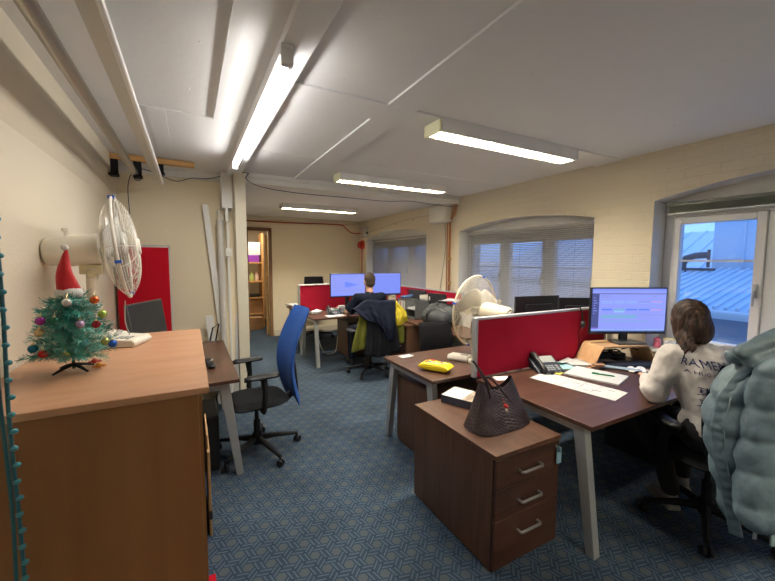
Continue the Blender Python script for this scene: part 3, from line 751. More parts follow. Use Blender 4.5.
# ------------------------------------------------------------------ chairs (facing local +y)
def office_chair(label, loc, rotz, back=('curved',bluef), seatm=blackf, arms=True, group='office swivel chairs', bh=1.14, base_r=.31, bx_=0, armz=.67):
    t_ = thing('office_chair', label, 'chair', loc, rotz, group)
    st = M()
    for k in range(5):
        a = 2*PI*k/5+bx_; c, s_ = math.cos(a), math.sin(a)
        st.tube([(c*.03,s_*.03,.115),(c*.15,s_*.15,.105),(c*base_r,s_*base_r,.075)], [.026,.021,.014], 8)
    st.lathe([(0,.07),(.035,.07),(.038,.15),(.03,.17),(0,.17)], 14)
    obj('star_base', st, blackm, t_)
    for k in range(5):
        a = 2*PI*k/5+bx_; x, y = math.cos(a)*base_r, math.sin(a)*base_r; d_ = Vector((-math.sin(a+.5),math.cos(a+.5),0))
        cs = M()
        for q in (-.016,.016):
            cs.lathe([(0,-.009),(.024,-.009),(.028,-.004),(.028,.004),(.024,.009),(0,.009)], 14, Vector((x,y,.028))+d_*q, d_)
        cs.tube([(x,y,.03),(x,y,.08)], .008, 6)
        obj('caster', cs, black, t_)
    obj('gas_lift', M().lathe([(0,.15),(.027,.15),(.027,.28),(.016,.28),(.016,.40),(0,.40)], 14), black, t_)
    obj('mechanism', M().box(-.09,.09,-.14,.12,.385,.425).tube([(.08,.03,.4),(.2,.06,.39)], .006, 6), blackm, t_, bevel=.008)
    def seat(u, v):
        x = (u-.5)*2; y = (v-.5)*2
        return x, y
    ss = M()
    n = 18
    def sf(top):
        def f(u, v):
            a = 2*PI*v; r_ = u
            c, s_ = math.cos(a), math.sin(a)
            k = (abs(c)**4+abs(s_)**4)**-.25
            x, y = .245*r_*k*c, .235*r_*k*s_
            e = 1-r_**6
            z = .455+(.03*e-.012*(1-(x/.245)**2)*e if top else -.03*e**.5) - (.018*max(0,(y/.235))**3)
            return (x,y,z)
        return f
    ss.grid(sf(True), 9, 32, cv=True); ss.grid(sf(False), 9, 32, cv=True)
    obj('seat', ss, seatm, t_)
    kind, bm_ = back
    H0 = .52 if kind != 'curved' else .38
    def bf(off):
        def f(u, v):
            x = (u-.5)*2; z = H0+(bh-H0)*v
            q = v
            wdt = .215*(1-.10*(2*v-1)**2) + (.02 if kind=='curved' else .0)*(1-v)*v*2
            yy = -.235 - .05*q - .035*math.sin(PI*q*1.15-.2)*(-1) + .035*x*x
            if kind == 'curved': yy = -.33+.11*math.sin(PI*q)-.095*q+.03*x*x
            edge = max(abs(x), abs(2*v-1))
            th = .024*(1-abs(x)**8)*(1-abs(2*v-1)**14)
            return (x*wdt, yy+off*th, z)
        return f
    bk = M(); bk.grid(bf(1), 19, 21); bk.grid(bf(-1), 19, 21)
    obj('backrest', bk, bm_, t_)
    sp_ = M().tube([(0,-.10,.405),(0,-.24,.40),(0,-.32,.47),(0,-.31,.62),(0,-.31,.72)], [.022,.024,.024,.02,.012], 8, flat=1.6)
    obj('back_support', sp_, blackm, t_)
    if arms:
        for sx in (-1,1):
            am = M().tube([(sx*.16,0,.42),(sx*.25,-.0,.43),(sx*.275,-.0,.47),(sx*.275,-.01,.58),(sx*.27,-.0,armz-.03)], [.018,.02,.022,.02,.026], 8, flat=1.3)
            a_ = obj('armrest', am, blackm, t_)
            pf = M()
            def pad(u, v):
                a = 2*PI*v; y = -.12+.26*u; w_ = .048*(1-abs(2*u-1)**4)**.5*(1 if u>.5 else .9)
                return (sx*.27+w_*math.cos(a), y, armz-.01+ .018*math.sin(a)-(.006 if u>.9 else 0))
            pf.grid(pad, 15, 14, cv=True)
            obj('arm_pad', pf, black, a_)
    return t_
meshb = mat('black_mesh_fabric', (.010,.010,.012), .9, spec=.12, bump=(500,.4))
office_chair('bright blue high-backed swivel chair with black seat and armrests', (.44,3.05,0), math.radians(94), bx_=-.33, bh=1.18, armz=.715, base_r=.335)
office_chair('black mesh-back chair beside the desk with the wet wipes', (2.36,3.02,0), math.radians(176), back=('mesh',meshb), bh=.90, arms=False, bx_=.2)
office_chair('swivel chair draped with coats, under the man in dark blue', (2.17,4.50,0), math.radians(2), back=('mesh',meshb), bh=1.03, bx_=.1, base_r=.30, armz=.64)
office_chair('black swivel chair hung with the pale blue puffer jacket', (2.68,.90,0), math.radians(-31.5), back=('mesh',meshb), bh=1.05, bx_=.3, armz=.66)
office_chair('dark chair at the far desk, its back rising above the rear divider', (2.25,7.15,0), math.radians(176), back=('mesh',meshb), bh=1.24, bx_=.3, arms=False)

# ------------------------------------------------------------------ screens, fans, phones
def emi(name, col, st=1.0):
    return mat('screen_'+name, (0,0,0), .3, emit=col, est=st)
bez = mat('black_bezel', (.012,.013,.016), .35)
def monitor(label, loc, rotz, w, h, zb, ui=None, base=True, group=None, tilt=0, ma=bez, cat='monitor'):
    """screen faces local -y; loc is the foot of the stand"""
    t_ = thing('monitor', label, cat, loc, rotz, group)
    T = Matrix.Translation((0,0,zb+h/2)) @ rot('X', tilt)
    a = M(); a.T = T
    a.box(-w/2,w/2,-.012,.014,-h/2,h/2).box(-w*.3,w*.3,.014,.045,-h*.28,h*.25)
    obj('case', a, ma, t_, bevel=.004)
    if ui:
        p = M(); p.T = T; cols = []
        def R(x0, x1, z0, z1, c, lift=0):
            if c not in cols: cols.append(c)
            p.cur = cols.index(c); W_ = w-.022; H_ = h-.03; y = -.0126-lift*.0004
            X0 = -W_/2+W_*x0; X1 = -W_/2+W_*x1; Z0 = -h/2+.02+H_*z0; Z1 = -h/2+.02+H_*z1
            p.add([(X0,y,Z0),(X1,y,Z0),(X1,y,Z1),(X0,y,Z1)], [(0,1,2,3)])
        ui(R)
        obj('screen', p, cols, t_, smooth=0)
    else:
        p = M(); p.T = T; p.box(-w/2+.012,w/2-.012,-.0135,-.012,-h/2+.018,h/2-.012)
        obj('screen', p, mat('dark_screen_glass',(.02,.022,.024),.5), t_)
    if base:
        obj('stand', M().box(-.035,.035,.03,.055,.012,zb+h*.45).box(-.03,.03,.02,.05,.005,.02), ma, t_, bevel=.004)
        obj('foot', M().prism([(-.12,-.09),(.12,-.09),(.135,-.02),(.10,.10),(-.10,.10),(-.135,-.02)],0,.012), mat('dark_grey_foot',(.06,.06,.065),.35), t_, bevel=.003)
    return t_
pale = emi('pale_blue', (.22,.30,.95), .72); palw = emi('lilac_white', (.29,.35,.95), .75); slate = emi('slate', (.06,.075,.24), .9)
cy = emi('light_cyan', (.25,.48,.95), .9); bl = emi('blue', (.07,.16,.75), 1); tea = emi('teal', (.17,.42,.66), .8); pnk = emi('pink', (.75,.32,.62), .8); tx = emi('text_grey', (.22,.26,.6), .8)
def ui_a(R):
    R(0,1,0,1,palw); R(0,1,.955,1,pale,1); R(.0,1,.875,.89,slate,1); R(0,.095,.07,.88,slate,1); R(0,.095,.07,.1,emi('violet',(.16,.1,.6),.9),2)
    for k in range(7): R(.02,.02+.02+.03*((k*7)%3)/2,.78-k*.06,.795-k*.06,palw,2)
    R(.12,.27,.8,.81,tx,1); R(.82,.86,.8,.82,tx,1); R(.12,.25,.835,.845,tx,1)
    for k in range(5):
        x = .13+k*.168; R(x,x+.145,.69,.705,(cy,cy,cy,tx,pnk)[k],1); R(x,x+.145,.655,.66,cy,1)
    for k,c in enumerate((bl,tea,bl,bl,pnk)):
        x = .13+k*.168; R(x,x+.145,.5,.535 if k < 4 else .515,c,1)
    R(.3,.44,.45,.49,cy,1)
    R(.13,.6,.35,.39,tea,1); R(.13,.44,.32,.345,tea,1); R(.46,.6,.32,.35,tea,1); R(.62,.98,.385,.395,tx,1); R(.13,.76,.235,.25,tea,1)
    R(0,1,0,.03,slate,1); R(0,1,.03,.05,cy,1)
    for k in range(6): R(.33+k*.05,.35+k*.05,.055,.062,slate,2)
monitor('black monitor showing a scheduling page, on the bentwood riser', (3.24,1.70,.895), math.radians(-27), .655, .395, .075, ui_a)
def ui_b(R):
    R(0,1,0,1,palw); R(0,1,.94,1,pale,1)
    for k in range(5): R(.05,.15,.8-k*.1,.815-k*.1,tx,1)
    for k,x in enumerate((.5,.62,.8,.7,.58)): R(.40,x,.6-k*.05,.63-k*.05,bl,1)
    R(.55,.7,.85,.86,tx,1); R(.05,.9,.25,.26,tx,1); R(0,1,0,.04,pale,1)
    for k in range(6): R(.1+k*.13,.16+k*.13,.2,.21,tx,1)
def ui_c(R):
    R(0,1,0,1,pale); R(0,1,.95,1,palw,1); R(.05,.3,.86,.87,tx,1); R(.35,.5,.8,.81,tx,1); R(0,1,0,.035,slate,1)
monitor('left of the two lit monitors in front of the man in dark blue', (2.26,5.50,.73), math.radians(0), .62, .385, .255, ui_b)
monitor('right of the two lit monitors in front of the man in dark blue', (2.93,5.50,.73), math.radians(-6), .62, .385, .255, ui_c)
monitor('dark monitor back behind the nearest red divider, left of the pair', (3.10,2.50,.73), math.radians(170), .54, .33, .17, group=None)
monitor('dark monitor back behind the nearest red divider, right of the pair', (3.28,2.22,.73), math.radians(150), .30, .30, .20)
monitor('dark grey monitor with blank screen on the left walnut desk', (-.32,3.50,.73), math.radians(66), .48, .29, .22, tilt=-8, ma=mat('charcoal_plastic',(.07,.075,.075),.5))
monitor('blank black monitor among the papers by the right-wall divider', (3.18,4.32,.73), math.radians(-80), .36, .24, .13)
monitor('small black screen above the grey file trays, by the right-wall divider', (3.22,4.90,.73), math.radians(-80), .40, .26, .12)

def fan(label, loc, rotz, hz, D, tilt=0, basem=ivory, cagem=wirem):
    t_ = thing('desk_fan', label, 'fan', loc, rotz, 'large oscillating desk fans')
    b = M().prism([(-.10,-.13),(.10,-.13),(.13,-.10),(.13,.10),(.10,.13),(-.10,.13),(-.13,.10),(-.13,-.10)], 0, .035)
    b.prism([(-.08,-.09),(.08,-.09),(.09,.08),(-.09,.08)], .035, .05)
    bs = obj('base', b, basem, t_, bevel=.008)
    for k in range(4): obj('speed_button', M().box(-.07+k*.04,-.045+k*.04,.085,.11,.035,.048), mat('grey_button',(.45,.44,.4),.5), bs, bevel=.003)
    st = M().lathe([(0,.05),(.045,.05),(.032,.08),(.028,hz-.12),(.034,hz-.1),(.0,hz-.1)], 16)
    obj('stem', st, basem, t_)
    obj('knuckle', M().box(-.03,.03,-.05,.05,hz-.13,hz-.08).lathe([(0,-.04),(.02,-.04),(.02,.04),(0,.04)],12,(0,0,hz-.13),(1,0,0)), mat('yellowed_plastic',(.62,.55,.36),.45), t_, bevel=.004)
    T = Matrix.Translation((0,0,hz)) @ rot('X', tilt)
    mt = M(); mt.T = T
    mt.lathe([(0,-.19),(.055,-.19),(.070,-.175),(.078,-.10),(.085,.03),(.082,.04),(0,.04)], 24, (0,0,0), (0,1,0))
    mo = obj('motor_housing', mt, basem, t_)
    v_ = M(); v_.T = T; v_.lathe([(0,-.198),(.034,-.198),(.038,-.188),(.0,-.188)],18,(0,0,0),(0,1,0))
    obj('rear_vent', v_, mat('grey_vent',(.3,.3,.28),.5), mo)
    kn = M(); kn.T = T; kn.lathe([(0,.07),(.006,.07),(.006,.10),(.014,.105),(.014,.118),(0,.12)],12,(0,-.09,0))
    obj('oscillation_knob', kn, basem, mo)
    yc = .135; R_ = D/2
    def cage(s_, dep, flat):
        g = M(); g.T = T
        def prof(r): return yc+s_*(dep*(1-(r/R_)**3.2)**.8 if r < R_ else 0)
        n = int(R_/.0118)
        for k in range(4, n+1):
            r = R_*k/n; y = prof(r)
            g.tube([(r*math.cos(2*PI*i/44), y, r*math.sin(2*PI*i/44)) for i in range(44)], .00115, 4, closed=True)
        for k in range(16):
            a = 2*PI*k/16; g.tube([(r*math.cos(a), prof(r), r*math.sin(a)) for r in [R_*.16+R_*.84*j/9 for j in range(10)]], .0014, 4)
        return g, prof
    g, pf = cage(1, .075, 1)
    cf = obj('front_grille', g, cagem, t_)
    bd = M(); bd.T = T; bd.lathe([(0,0),(R_*.17,0),(R_*.15,.012),(0,.014)],20,(0,pf(R_*.15)-.002,0),(0,1,0))
    obj('centre_badge', bd, basem, cf)
    g, pf = cage(-1, .08, 1)
    obj('rear_grille', g, cagem, t_)
    rg = M(); rg.T = T; rg.tube([(R_*math.cos(2*PI*i/48), yc, R_*math.sin(2*PI*i/48)) for i in range(48)], .008, 8, closed=True)
    ri = obj('rim', rg, cagem, t_)
    for k in range(4):
        c_ = M(); a = PI/4+PI/2*k+.5; c_.T = T @ Matrix.Translation((R_*math.cos(a),yc,R_*math.sin(a))); c_.box(-.01,.01,-.014,.014,-.008,.008)
        obj('clip', c_, mat('blue_clip',(.02,.10,.55),.4), ri)
    bl_ = M(); bl_.T = T
    for k in range(3):
        a0 = 2*PI*k/3
        def bf(u, v, a0=a0):
            r = .045+(R_*.84-.045)*u; wd = (.35+.55*math.sin(PI*min(1,u*1.05))**.5)*(1-.35*u**6)
            a = a0+(v-.5)*wd*1.7+.5*u
            return (r*math.cos(a), yc-.02+(v-.5)*.07, r*math.sin(a))
        bl_.grid(bf, 12, 8)
    bl_.lathe([(0,-.03),(.045,-.03),(.045,.03),(.03,.045),(0,.05)],18,(0,yc-.02,0),(0,1,0))
    obj('blades', bl_, mat('smoky_blade',(.55,.54,.50),.25), t_, solid=.002)
    obj('power_cord', M().tube([(.0,-.13,.015),(.06,-.2,.006),(.16,-.22,.006),(.24,-.14,.006)], .004, 6), cordw, t_)
    return t_
fan('large cream desk fan on the beech cabinet by the left wall', (-.46,2.46,1.13), math.radians(-88), .50, .545, tilt=6, basem=ivory2)
fan('large ivory desk fan on the desk behind the nearest red divider', (2.15,2.20,.73), math.radians(12), .425, .59, tilt=2, cagem=ivory)

def desk_phone(label, loc, rotz, dark=mat('dark_slate_plastic',(.025,.032,.045),.4)):
    """keys slope towards local -y"""
    t_ = thing('desk_phone', label, 'phone', loc, rotz, 'desk telephones')
    T = Matrix.Translation((0,0,.02)) @ rot('X', 28)
    a = M(); a.T = T; a.box(-.11,.11,-.10,.10,.0,.03)
    b = M().prism([(-.09,0),(.075,0),(.075,.075),(-.09,.012)], -.10, .10, 'x')
    obj('stand', b, dark, t_, bevel=.003)
    bd = obj('body', a, dark, t_, bevel=.008)
    s_ = M(); s_.T = T; s_.box(-.025,.085,.03,.085,.03,.034)
    obj('display', s_, mat('grey_green_display',(.35,.38,.35),.3), bd, bevel=.002)
    fr = M(); fr.T = T; fr.box(-.032,.092,.022,.092,.0295,.0325)
    obj('display_surround', fr, mat('silver_grey_plastic',(.42,.44,.46),.4), bd, bevel=.002)
    for r_ in range(4):
        for c in range(3):
            k = M(); k.T = T; k.box(-.02+c*.024,-.003+c*.024,-.085+r_*.02,-.073+r_*.02,.03,.034)
            obj('key', k, mat('pale_key',(.32,.35,.38),.5), bd)
    for c in range(4):
        k = M(); k.T = T; k.box(.06,.085,-.085+c*.02,-.073+c*.02,.03,.034)
        obj('key', k, mat('pale_key',(.32,.35,.38),.5), bd)
    h = M(); h.T = T
    h.tube([(-.075,-.105,.045),(-.075,-.085,.058),(-.075,-.04,.062),(-.075,.04,.062),(-.075,.085,.058),(-.075,.105,.045)], [.022,.027,.019,.019,.027,.022], 10)
    obj('handset', h, black, t_)
    pts = []
    for i in range(60):
        q = i/59; a_ = i*1.15
        pts.append((-.085+.01*math.cos(a_)+.03*math.sin(PI*q), -.10-.045*math.sin(PI*q)+.17*q*0, .016+.01*math.sin(a_)+.0*q))
    pts = [(p[0]-.02+.09*(i/59), p[1]+.01, p[2]) for i,p in enumerate(pts)]
    obj('coiled_cord', M().tube(pts, .0028, 5), black, t_)
    return t_
desk_phone('black desk phone with grey display beside the nearest red divider', (2.43,1.86,.73), math.radians(-18))
desk_phone('black desk phone on the desk of the man in dark blue', (1.98,5.42,.73), math.radians(-10))

# ------------------------------------------------------------------ things on the nearest desk
def sheet(name, label, cx, cy, w, d, rz, z, th=.002, ma=paper, cat='paper', curl=0, group=None, marks=None):
    m = M(); n = 12
    def f(u, v):
        x = (u-.5)*w; y = (v-.5)*d
        return (x, y, th+curl*((abs(u-.5)*2)**3+.3*math.sin(5*v+3*u)))
    m.grid(f, n, 6); g = M()
    g.grid(lambda u,v: tuple(Vector(f(u,v))-Vector((0,0,th))), n, 6)
    o = len(m.v); m.add(g.v, g.f)
    ring = [i*6 for i in range(n)]+[(n-1)*6+j for j in range(1,6)]+[i*6+5 for i in range(n-2,-1,-1)]+[j for j in range(4,0,-1)]
    for i in range(len(ring)):
        a, b = ring[i], ring[(i+1)%len(ring)]; m.f.append((a,b,b+o,a+o)); m.mi.append(0)
    if marks is None:
        return tag(obj(name, m, ma, loc=(cx,cy,z), rotz=rz, smooth=60), label, cat, group)
    t_ = thing(name, label, cat, (cx,cy,z), rz, group)
    obj('sheet', m, ma, t_, smooth=60)
    mk = M()
    for (x0,x1,y0,y1) in marks:
        zz = th+.0006+curl*.32
        mk.box(x0*w-w/2,x1*w-w/2,y0*d-d/2,y1*d-d/2,th*.5,zz)
    obj('print', mk, mat('faint_grey_ink',(.20,.22,.26),.8), t_, smooth=0)
    return t_
mk = []
random.seed(3)
for k in range(26):
    x = random.uniform(.05,.85); y = random.uniform(.1,.85); mk.append((x,x+random.uniform(.02,.1),y,y+.01))
for x in (.2,.37,.55,.72): mk.append((x,x+.004,.1,.9))
sheet('wall_chart', 'long white printed chart lying along the near desk', 2.315, 1.52, .56, .225, math.radians(-80), .731, .0015, marks=mk, cat='chart')
nb = thing('notebook', 'open white pad beside the long printed chart', 'notebook', (2.63,1.575,.731), math.radians(-74))
obj('pages', M().box(-.18,.18,-.135,.135,0,.012), paper, nb, bevel=.002)
obj('cover', M().box(-.182,.182,-.137,.137,-.0005,.002), mat('grey_card',(.3,.3,.3),.8), nb)
pen = M(); pen.tube([(-.075,0,0),(.058,0,0),(.075,0,0)], [.005,.005,.0012], 8)
pn = thing('pen', 'green pen lying on the white pad', 'pen', (2.655,1.535,.7485), math.radians(-60))
obj('barrel', pen, mat('green_pen',(.01,.18,.05),.4), pn); obj('clip', M().box(-.07,-.03,-.001,.001,.005,.0075), mat('green_pen',(.01,.18,.05),.4), pn)
sheet('sticky_note', 'yellow sticky note by the desk phone', 2.44, 1.765, .075, .075, .3, .731, .001, mat('yellow_note',(.78,.74,.10),.8), 'note')
sheet('teal_pad', 'pale teal pad sticking out behind the desk phone', 2.63, 1.86, .14, .2, -.3, .731, .008, mat('pale_teal',(.30,.52,.56),.7), 'pad')
sheet('papers', 'white papers stacked between the phone and the plant pot', 2.83, 1.82, .24, .17, -.55, .731, .016, paper, 'paper', curl=.002)
sheet('loose_sheet', 'crumpled white sheet behind the phone', 2.72, 1.90, .2, .06, .1, .748, .0015, paper, 'paper', curl=.01)
lp = thing('closed_laptop', 'thin grey closed laptop behind the papers', 'laptop', (3.00,1.80,.731), math.radians(-12))
obj('lid', M().box(-.15,.15,-.10,.10,.009,.016), mat('silver_lid',(.32,.33,.35),.35,.5), lp, bevel=.004); obj('case', M().box(-.15,.15,-.10,.10,0,.009), mat('grey_case',(.2,.2,.22),.4,.4), lp, bevel=.003)
sheet('paper_slip', 'small white card by the foot of the divider', 1.965, 1.86, .09, .12, 1.2, .731, .0012, paper, 'card')
sheet('paper_slip', 'white card at the corner of the desk with the wet wipes', 1.665, 2.71, .13, .075, .1, .731, .0012, paper, 'card')
pt = thing('plant_pot', 'small white pot with stubby succulent by the red divider', 'pot', (2.985,1.905,.731))
PTS = None
obj('pot', M().lathe([(0,0),(.030,0),(.037,.07),(.034,.07),(.031,.062),(0,.06)], 20), ivory2, pt)
sc_ = M()
for k in range(11):
    a = k*2.4; r_ = .006+.018*(k/11); sc_.tube([(r_*math.cos(a),r_*math.sin(a),.06),(r_*1.3*math.cos(a),r_*1.3*math.sin(a),.082)], [.007,.002], 6)
obj('succulent', sc_, mat('dark_green_leaf',(.05,.09,.05),.6), pt)
wp = M()
for k in range(3): wp.box(-.05+.02*k,.03+.022*k,-.03-.004*k,.02,.014*k,.012+.014*k)
tag(obj('wooden_blocks', wp, wood('light_oak',(.25,.13,.07),(.38,.22,.13),(10,30,30)), loc=(2.80,1.70,.731), rotz=-.5, bevel=.003), 'small stack of brown wooden coasters on the near desk', 'coasters')
ru = thing('clear_case', 'pale blue translucent pencil case lying on the near desk', 'pencil case', (2.945,1.575,.731), math.radians(-58))
clearb = mat('translucent_blue', (.42,.55,.68), .2, alpha=.75)
obj('body', M().tube([(-.14,0,.012),(-.13,0,.014),(.12,0,.014),(.14,0,.012)], [.006,.017,.017,.008], 10, flat=.75), clearb, ru)
tt = M()
def tf(u, v):
    x = (u-.5)*.17; y = (v-.5)*.10
    h = .018+.020*noise.noise(Vector((x*30,y*30,2)))-.012*(abs(u-.5)*2)**4-.01*(abs(v-.5)*2)**4
    return (x+.012*noise.noise(Vector((y*40,x*30,5))), y+.012*noise.noise(Vector((x*40,y*30,9))), max(.001,h))
tt.grid(tf, 26, 20)
tag(obj('crumpled_tissue', tt, mat('tissue_white',(.82,.80,.76),.9), loc=(3.04,1.50,.731), rotz=-.3, solid=.0015), 'crumpled white tissue in front of the black keyboard', 'tissue')
cb_ = mat('clear_plastic_bag', (.55,.62,.75), .12, alpha=.45)
sheet('clear_sleeve', 'clear plastic sleeve at the desk edge by the woman', 3.00, 1.30, .20, .13, -.5, .731, .001, cb_, 'sleeve', curl=.006)
kb = thing('keyboard', 'black keyboard under the bentwood riser', 'keyboard', (3.15,1.60,.731), math.radians(-24))
obj('case', M().box(-.215,.215,-.065,.065,0,.018), mat('blue_black_plastic',(.02,.026,.045),.4), kb, bevel=.004)
kk = M()
for r_ in range(5):
    for c in range(17): kk.box(-.205+c*.0243,-.186+c*.0243,-.058+r_*.0235,-.039+r_*.0235,.018,.025)
obj('keys', kk, mat('blue_black_keys',(.03,.04,.07),.45), kb, smooth=0)
# bentwood riser
rz_ = thing('monitor_riser', 'bent light wood riser carrying the scheduling screen', 'riser', (3.15,1.735,.731), math.radians(-20))
top = []
for i in range(41):
    u = i/40*2-1; x = u*.285; a = min(1, max(0, (1-abs(u))/.34)); z = .152*(a*a*(3-2*a)) if False else .15*math.sin(a*PI/2)**1.3
    top.append((x, z))
poly = [(x,z+.012) for x,z in top]+[(x,z) for x,z in top[::-1]]
rm = M()
for i in range(40):
    a, b = top[i], top[i+1]
    rm.add([(a[0],-.12,a[1]),(b[0],-.12,b[1]),(b[0],.12,b[1]),(a[0],.12,a[1]),(a[0],-.12,a[1]+.012),(b[0],-.12,b[1]+.012),(b[0],.12,b[1]+.012),(a[0],.12,a[1]+.012)],
           [(0,1,2,3),(7,6,5,4),(0,4,5,1),(2,6,7,3)]+([(0,3,7,4)] if i == 0 else [])+([(1,5,6,2)] if i == 39 else []))
obj('board', rm, wood('bent_birch',(.50,.30,.15),(.60,.38,.20),(3,16,16)), rz_, smooth=60)
ju = M()
for k in range(9):
    a = random.uniform(-.17,.12); ju.tube([(a,random.uniform(-.02,.06),.01+.01*k),(a+.06,random.uniform(-.06,.02),.02+.012*k),(a+.1,random.uniform(-.05,.06),.015+.01*k)], .006, 6)
ju.box(-.15,.14,-.0,.09,.0,.055)
tag(obj('docking_clutter', ju, blackm, loc=(3.17,1.775,.731), rotz=-.35), 'black docking box and cables tucked under the bentwood riser', 'dock')
# mug and ornament in the window recess
mg = thing('mug', 'white mug with yellow rim on the window sill by the woman', 'mug', (3.515,1.50,.851))
obj('body', M().lathe([(0,0),(.036,0),(.042,.085),(.039,.085),(.034,.008),(0,.006)], 20), white, mg)
obj('rim', M().tube([(.0405*math.cos(2*PI*i/24),.0405*math.sin(2*PI*i/24),.085) for i in range(24)], .003, 6, closed=True), mat('yellow_rim',(.7,.6,.08),.4), mg)
obj('handle', M().tube([(-.038,.0,.07),(-.062,.0,.065),(-.068,.0,.045),(-.06,.0,.025),(-.036,.0,.02)], .005, 8), white, mg)
og = thing('ornament', 'small pink ornament on the window sill beside the mug', 'ornament', (3.50,1.585,.851))
pk = mat('pink_plastic', (.7,.18,.30), .5)
obj('body', M().lathe([(0,0),(.026,0),(.030,.02),(.022,.045),(.028,.06),(.02,.075),(0,.078)], 16), pk, og)
obj('ears', M().ball((-.016,0,.082),.009,8).ball((.016,0,.082),.009,8), pk, og)
# headset on the divider
hs = thing('headset', 'black headset hooked over the nearest red divider', 'headset', (2.95,1.935,1.02))
obj('headband', M().tube([(0,.03,.16),(0,.0,.165),(0,-.015,.13),(.015,-.02,.07),(.02,-.02,.03)], .006, 8), black, hs)
obj('ear_cushion', M().lathe([(0,-.012),(.026,-.012),(.03,0),(.026,.012),(0,.012)],16,(.02,-.02,.02),(.3,-1,0)), black, hs)
obj('boom', M().tube([(.02,-.03,.015),(-.02,-.04,-.015),(-.045,-.045,-.01)], .004, 6), black, hs)
cable('headset_cable', [(2.955,1.93,1.02),(2.945,1.935,.95),(2.96,1.935,.86),(2.95,1.92,.76),(2.93,1.9,.735)], .003, black, 'thin black headset cable hanging down the red divider')

# ------------------------------------------------------------------ desk behind the divider
ww = thing('wipes_packet', 'yellow packet of wipes on the second desk', 'wipes', (1.655,2.245,.731), math.radians(-60))
yw = mat('yellow_film', (.80,.62,.02), .3)
def pf(u, v):
    a = 2*PI*v; x = (u-.5)*.25; e = abs(2*u-1); k = (1-e**9)
    c, s_ = math.cos(a), math.sin(a)
    return (x, .062*(abs(c)**.4*(1 if c > 0 else -1))*(1+.05*(e > .97)), .034+.030*(abs(s_)**.5*(1 if s_ > 0 else -1))*k*(1-.12*e*e)+.0012*math.sin(u*50+v*20))
p_ = M(); p_.grid(pf, 40, 28, cv=True)
obj('packet', p_, yw, ww)
q_ = M(); q_.cur = 0
rnd = random.Random(5)
lm = [mat('print_orange',(.8,.25,.03),.4), mat('print_red',(.6,.03,.03),.4), mat('print_white',(.8,.8,.7),.4), mat('print_blue',(.05,.2,.45),.4)]
for k in range(16):
    q_.cur = k % 4; x = rnd.uniform(-.085,.07); y = rnd.uniform(-.04,.03); q_.box(x,x+rnd.uniform(.01,.035),y,y+rnd.uniform(.008,.02),.056,.0652+.0002*k)
obj('printed_label', q_, lm, ww, bevel=0)
bk_ = thing('hardback_book', 'hardback book lying flat behind the woven handbag', 'book', (1.60,1.815,.631), math.radians(-66))
obj('pages', M().box(-.145,.14,-.085,.105,.004,.046), paper, bk_)
obj('cover', M().box(-.148,.145,-.088,.108,.046,.050).box(-.148,.145,-.088,.108,0,.004), mat('dark_blue_cover',(.03,.04,.07),.4), bk_, bevel=.001)
obj('spine', M().box(-.148,.145,-.090,-.085,0,.050), mat('dark_blue_cover',(.03,.04,.07),.4), bk_)
obj('jacket_print', M().box(-.148,.0,-.086,.108,.050,.0508), paper, bk_)
obj('jacket_photo', M().box(.0,.14,-.086,.09,.050,.0509), mat('jacket_photo',(.35,.27,.20),.6,var=.5,vscale=30), bk_)
# handbag
hb = thing('handbag', 'dark woven leather tote bag on the nearest pedestal', 'bag', (1.555,1.50,.631), math.radians(2))
wm = weave_mat('woven_leather', (.02,.012,.015), (.075,.045,.055), 1)
def bag(off):
    def f(u, v):
        a = 2*PI*v; c, s_ = math.cos(a), math.sin(a)
        L = .215-.085*u; D = .095*(1-u)**.9+.022
        sx = (abs(c)**.6)*(1 if c > 0 else -1); sy = (abs(s_)**.7)*(1 if s_ > 0 else -1)
        n_ = .006*noise.noise(Vector((sx*2.3,sy*2,u*4)))
        x = (L-off)*sx-.01*u+n_; y = (D-off)*sy+n_*.8+.012*u*u
        z = .004+u*(.205+.055*abs(sx)**3)+off*.3
        return (x, y, z)
    return f
NV = 80
hm = M(); hm.grid(bag(0), 24, NV, cv=True); hm.grid(bag(.006), 24, NV, cv=True)
hm.add([bag(0)(0,k/NV) for k in range(NV)], [tuple(range(NV))])
hob = obj('body', hm, wm, hb, smooth=50)
me = hob.data; uvl = me.uv_layers.new(name='UVMap'); nper = 24*NV
for pl_ in me.polygons:
    for li in pl_.loop_indices:
        vi = me.loops[li].vertex_index; k = (vi % nper) % NV; q = k/NV
        ks = [(me.loops[l2].vertex_index % nper) % NV for l2 in pl_.loop_indices]
        if max(ks)-min(ks) > NV/2 and k < NV/2: q += 1
        uvl.data[li].uv = (q*46, me.vertices[vi].co.z*36)
for pts in ([(-.105,-.03,.20),(-.13,-.02,.28),(-.17,.01,.37),(-.185,.03,.395),(-.15,.04,.37),(-.06,.035,.26),(-.01,.03,.20)],
            [(-.12,-.055,.19),(-.15,-.06,.27),(-.155,-.055,.315),(-.12,-.06,.30),(-.05,-.065,.235),(.0,-.07,.175),(.03,-.075,.15)]):
    sm = []
    Q = [Vector(p) for p in pts]
    for i in range(len(Q)-1):
        p0, p1_, p2_, p3 = Q[max(i-1,0)], Q[i], Q[i+1], Q[min(i+2,len(Q)-1)]
        for j in range(6):
            q = j/6; sm.append(.5*((2*p1_)+(p2_-p0)*q+(2*p0-5*p1_+4*p2_-p3)*q*q+(3*p1_-p0-3*p2_+p3)*q**3))
    sm.append(Q[-1])
    obj('handle', M().tube(sm, .0055, 8), mat('dark_leather',(.03,.018,.02),.4), hb)
obj('charm', M().tube([(-.04,-.07,.18),(-.035,-.085,.15)],.0015,5).ball((-.035,-.088,.142),.012,10).ball((-.022,-.09,.136),.008,8), mat('red_charm',(.65,.04,.04),.3), hb, label='red charm on the bag')
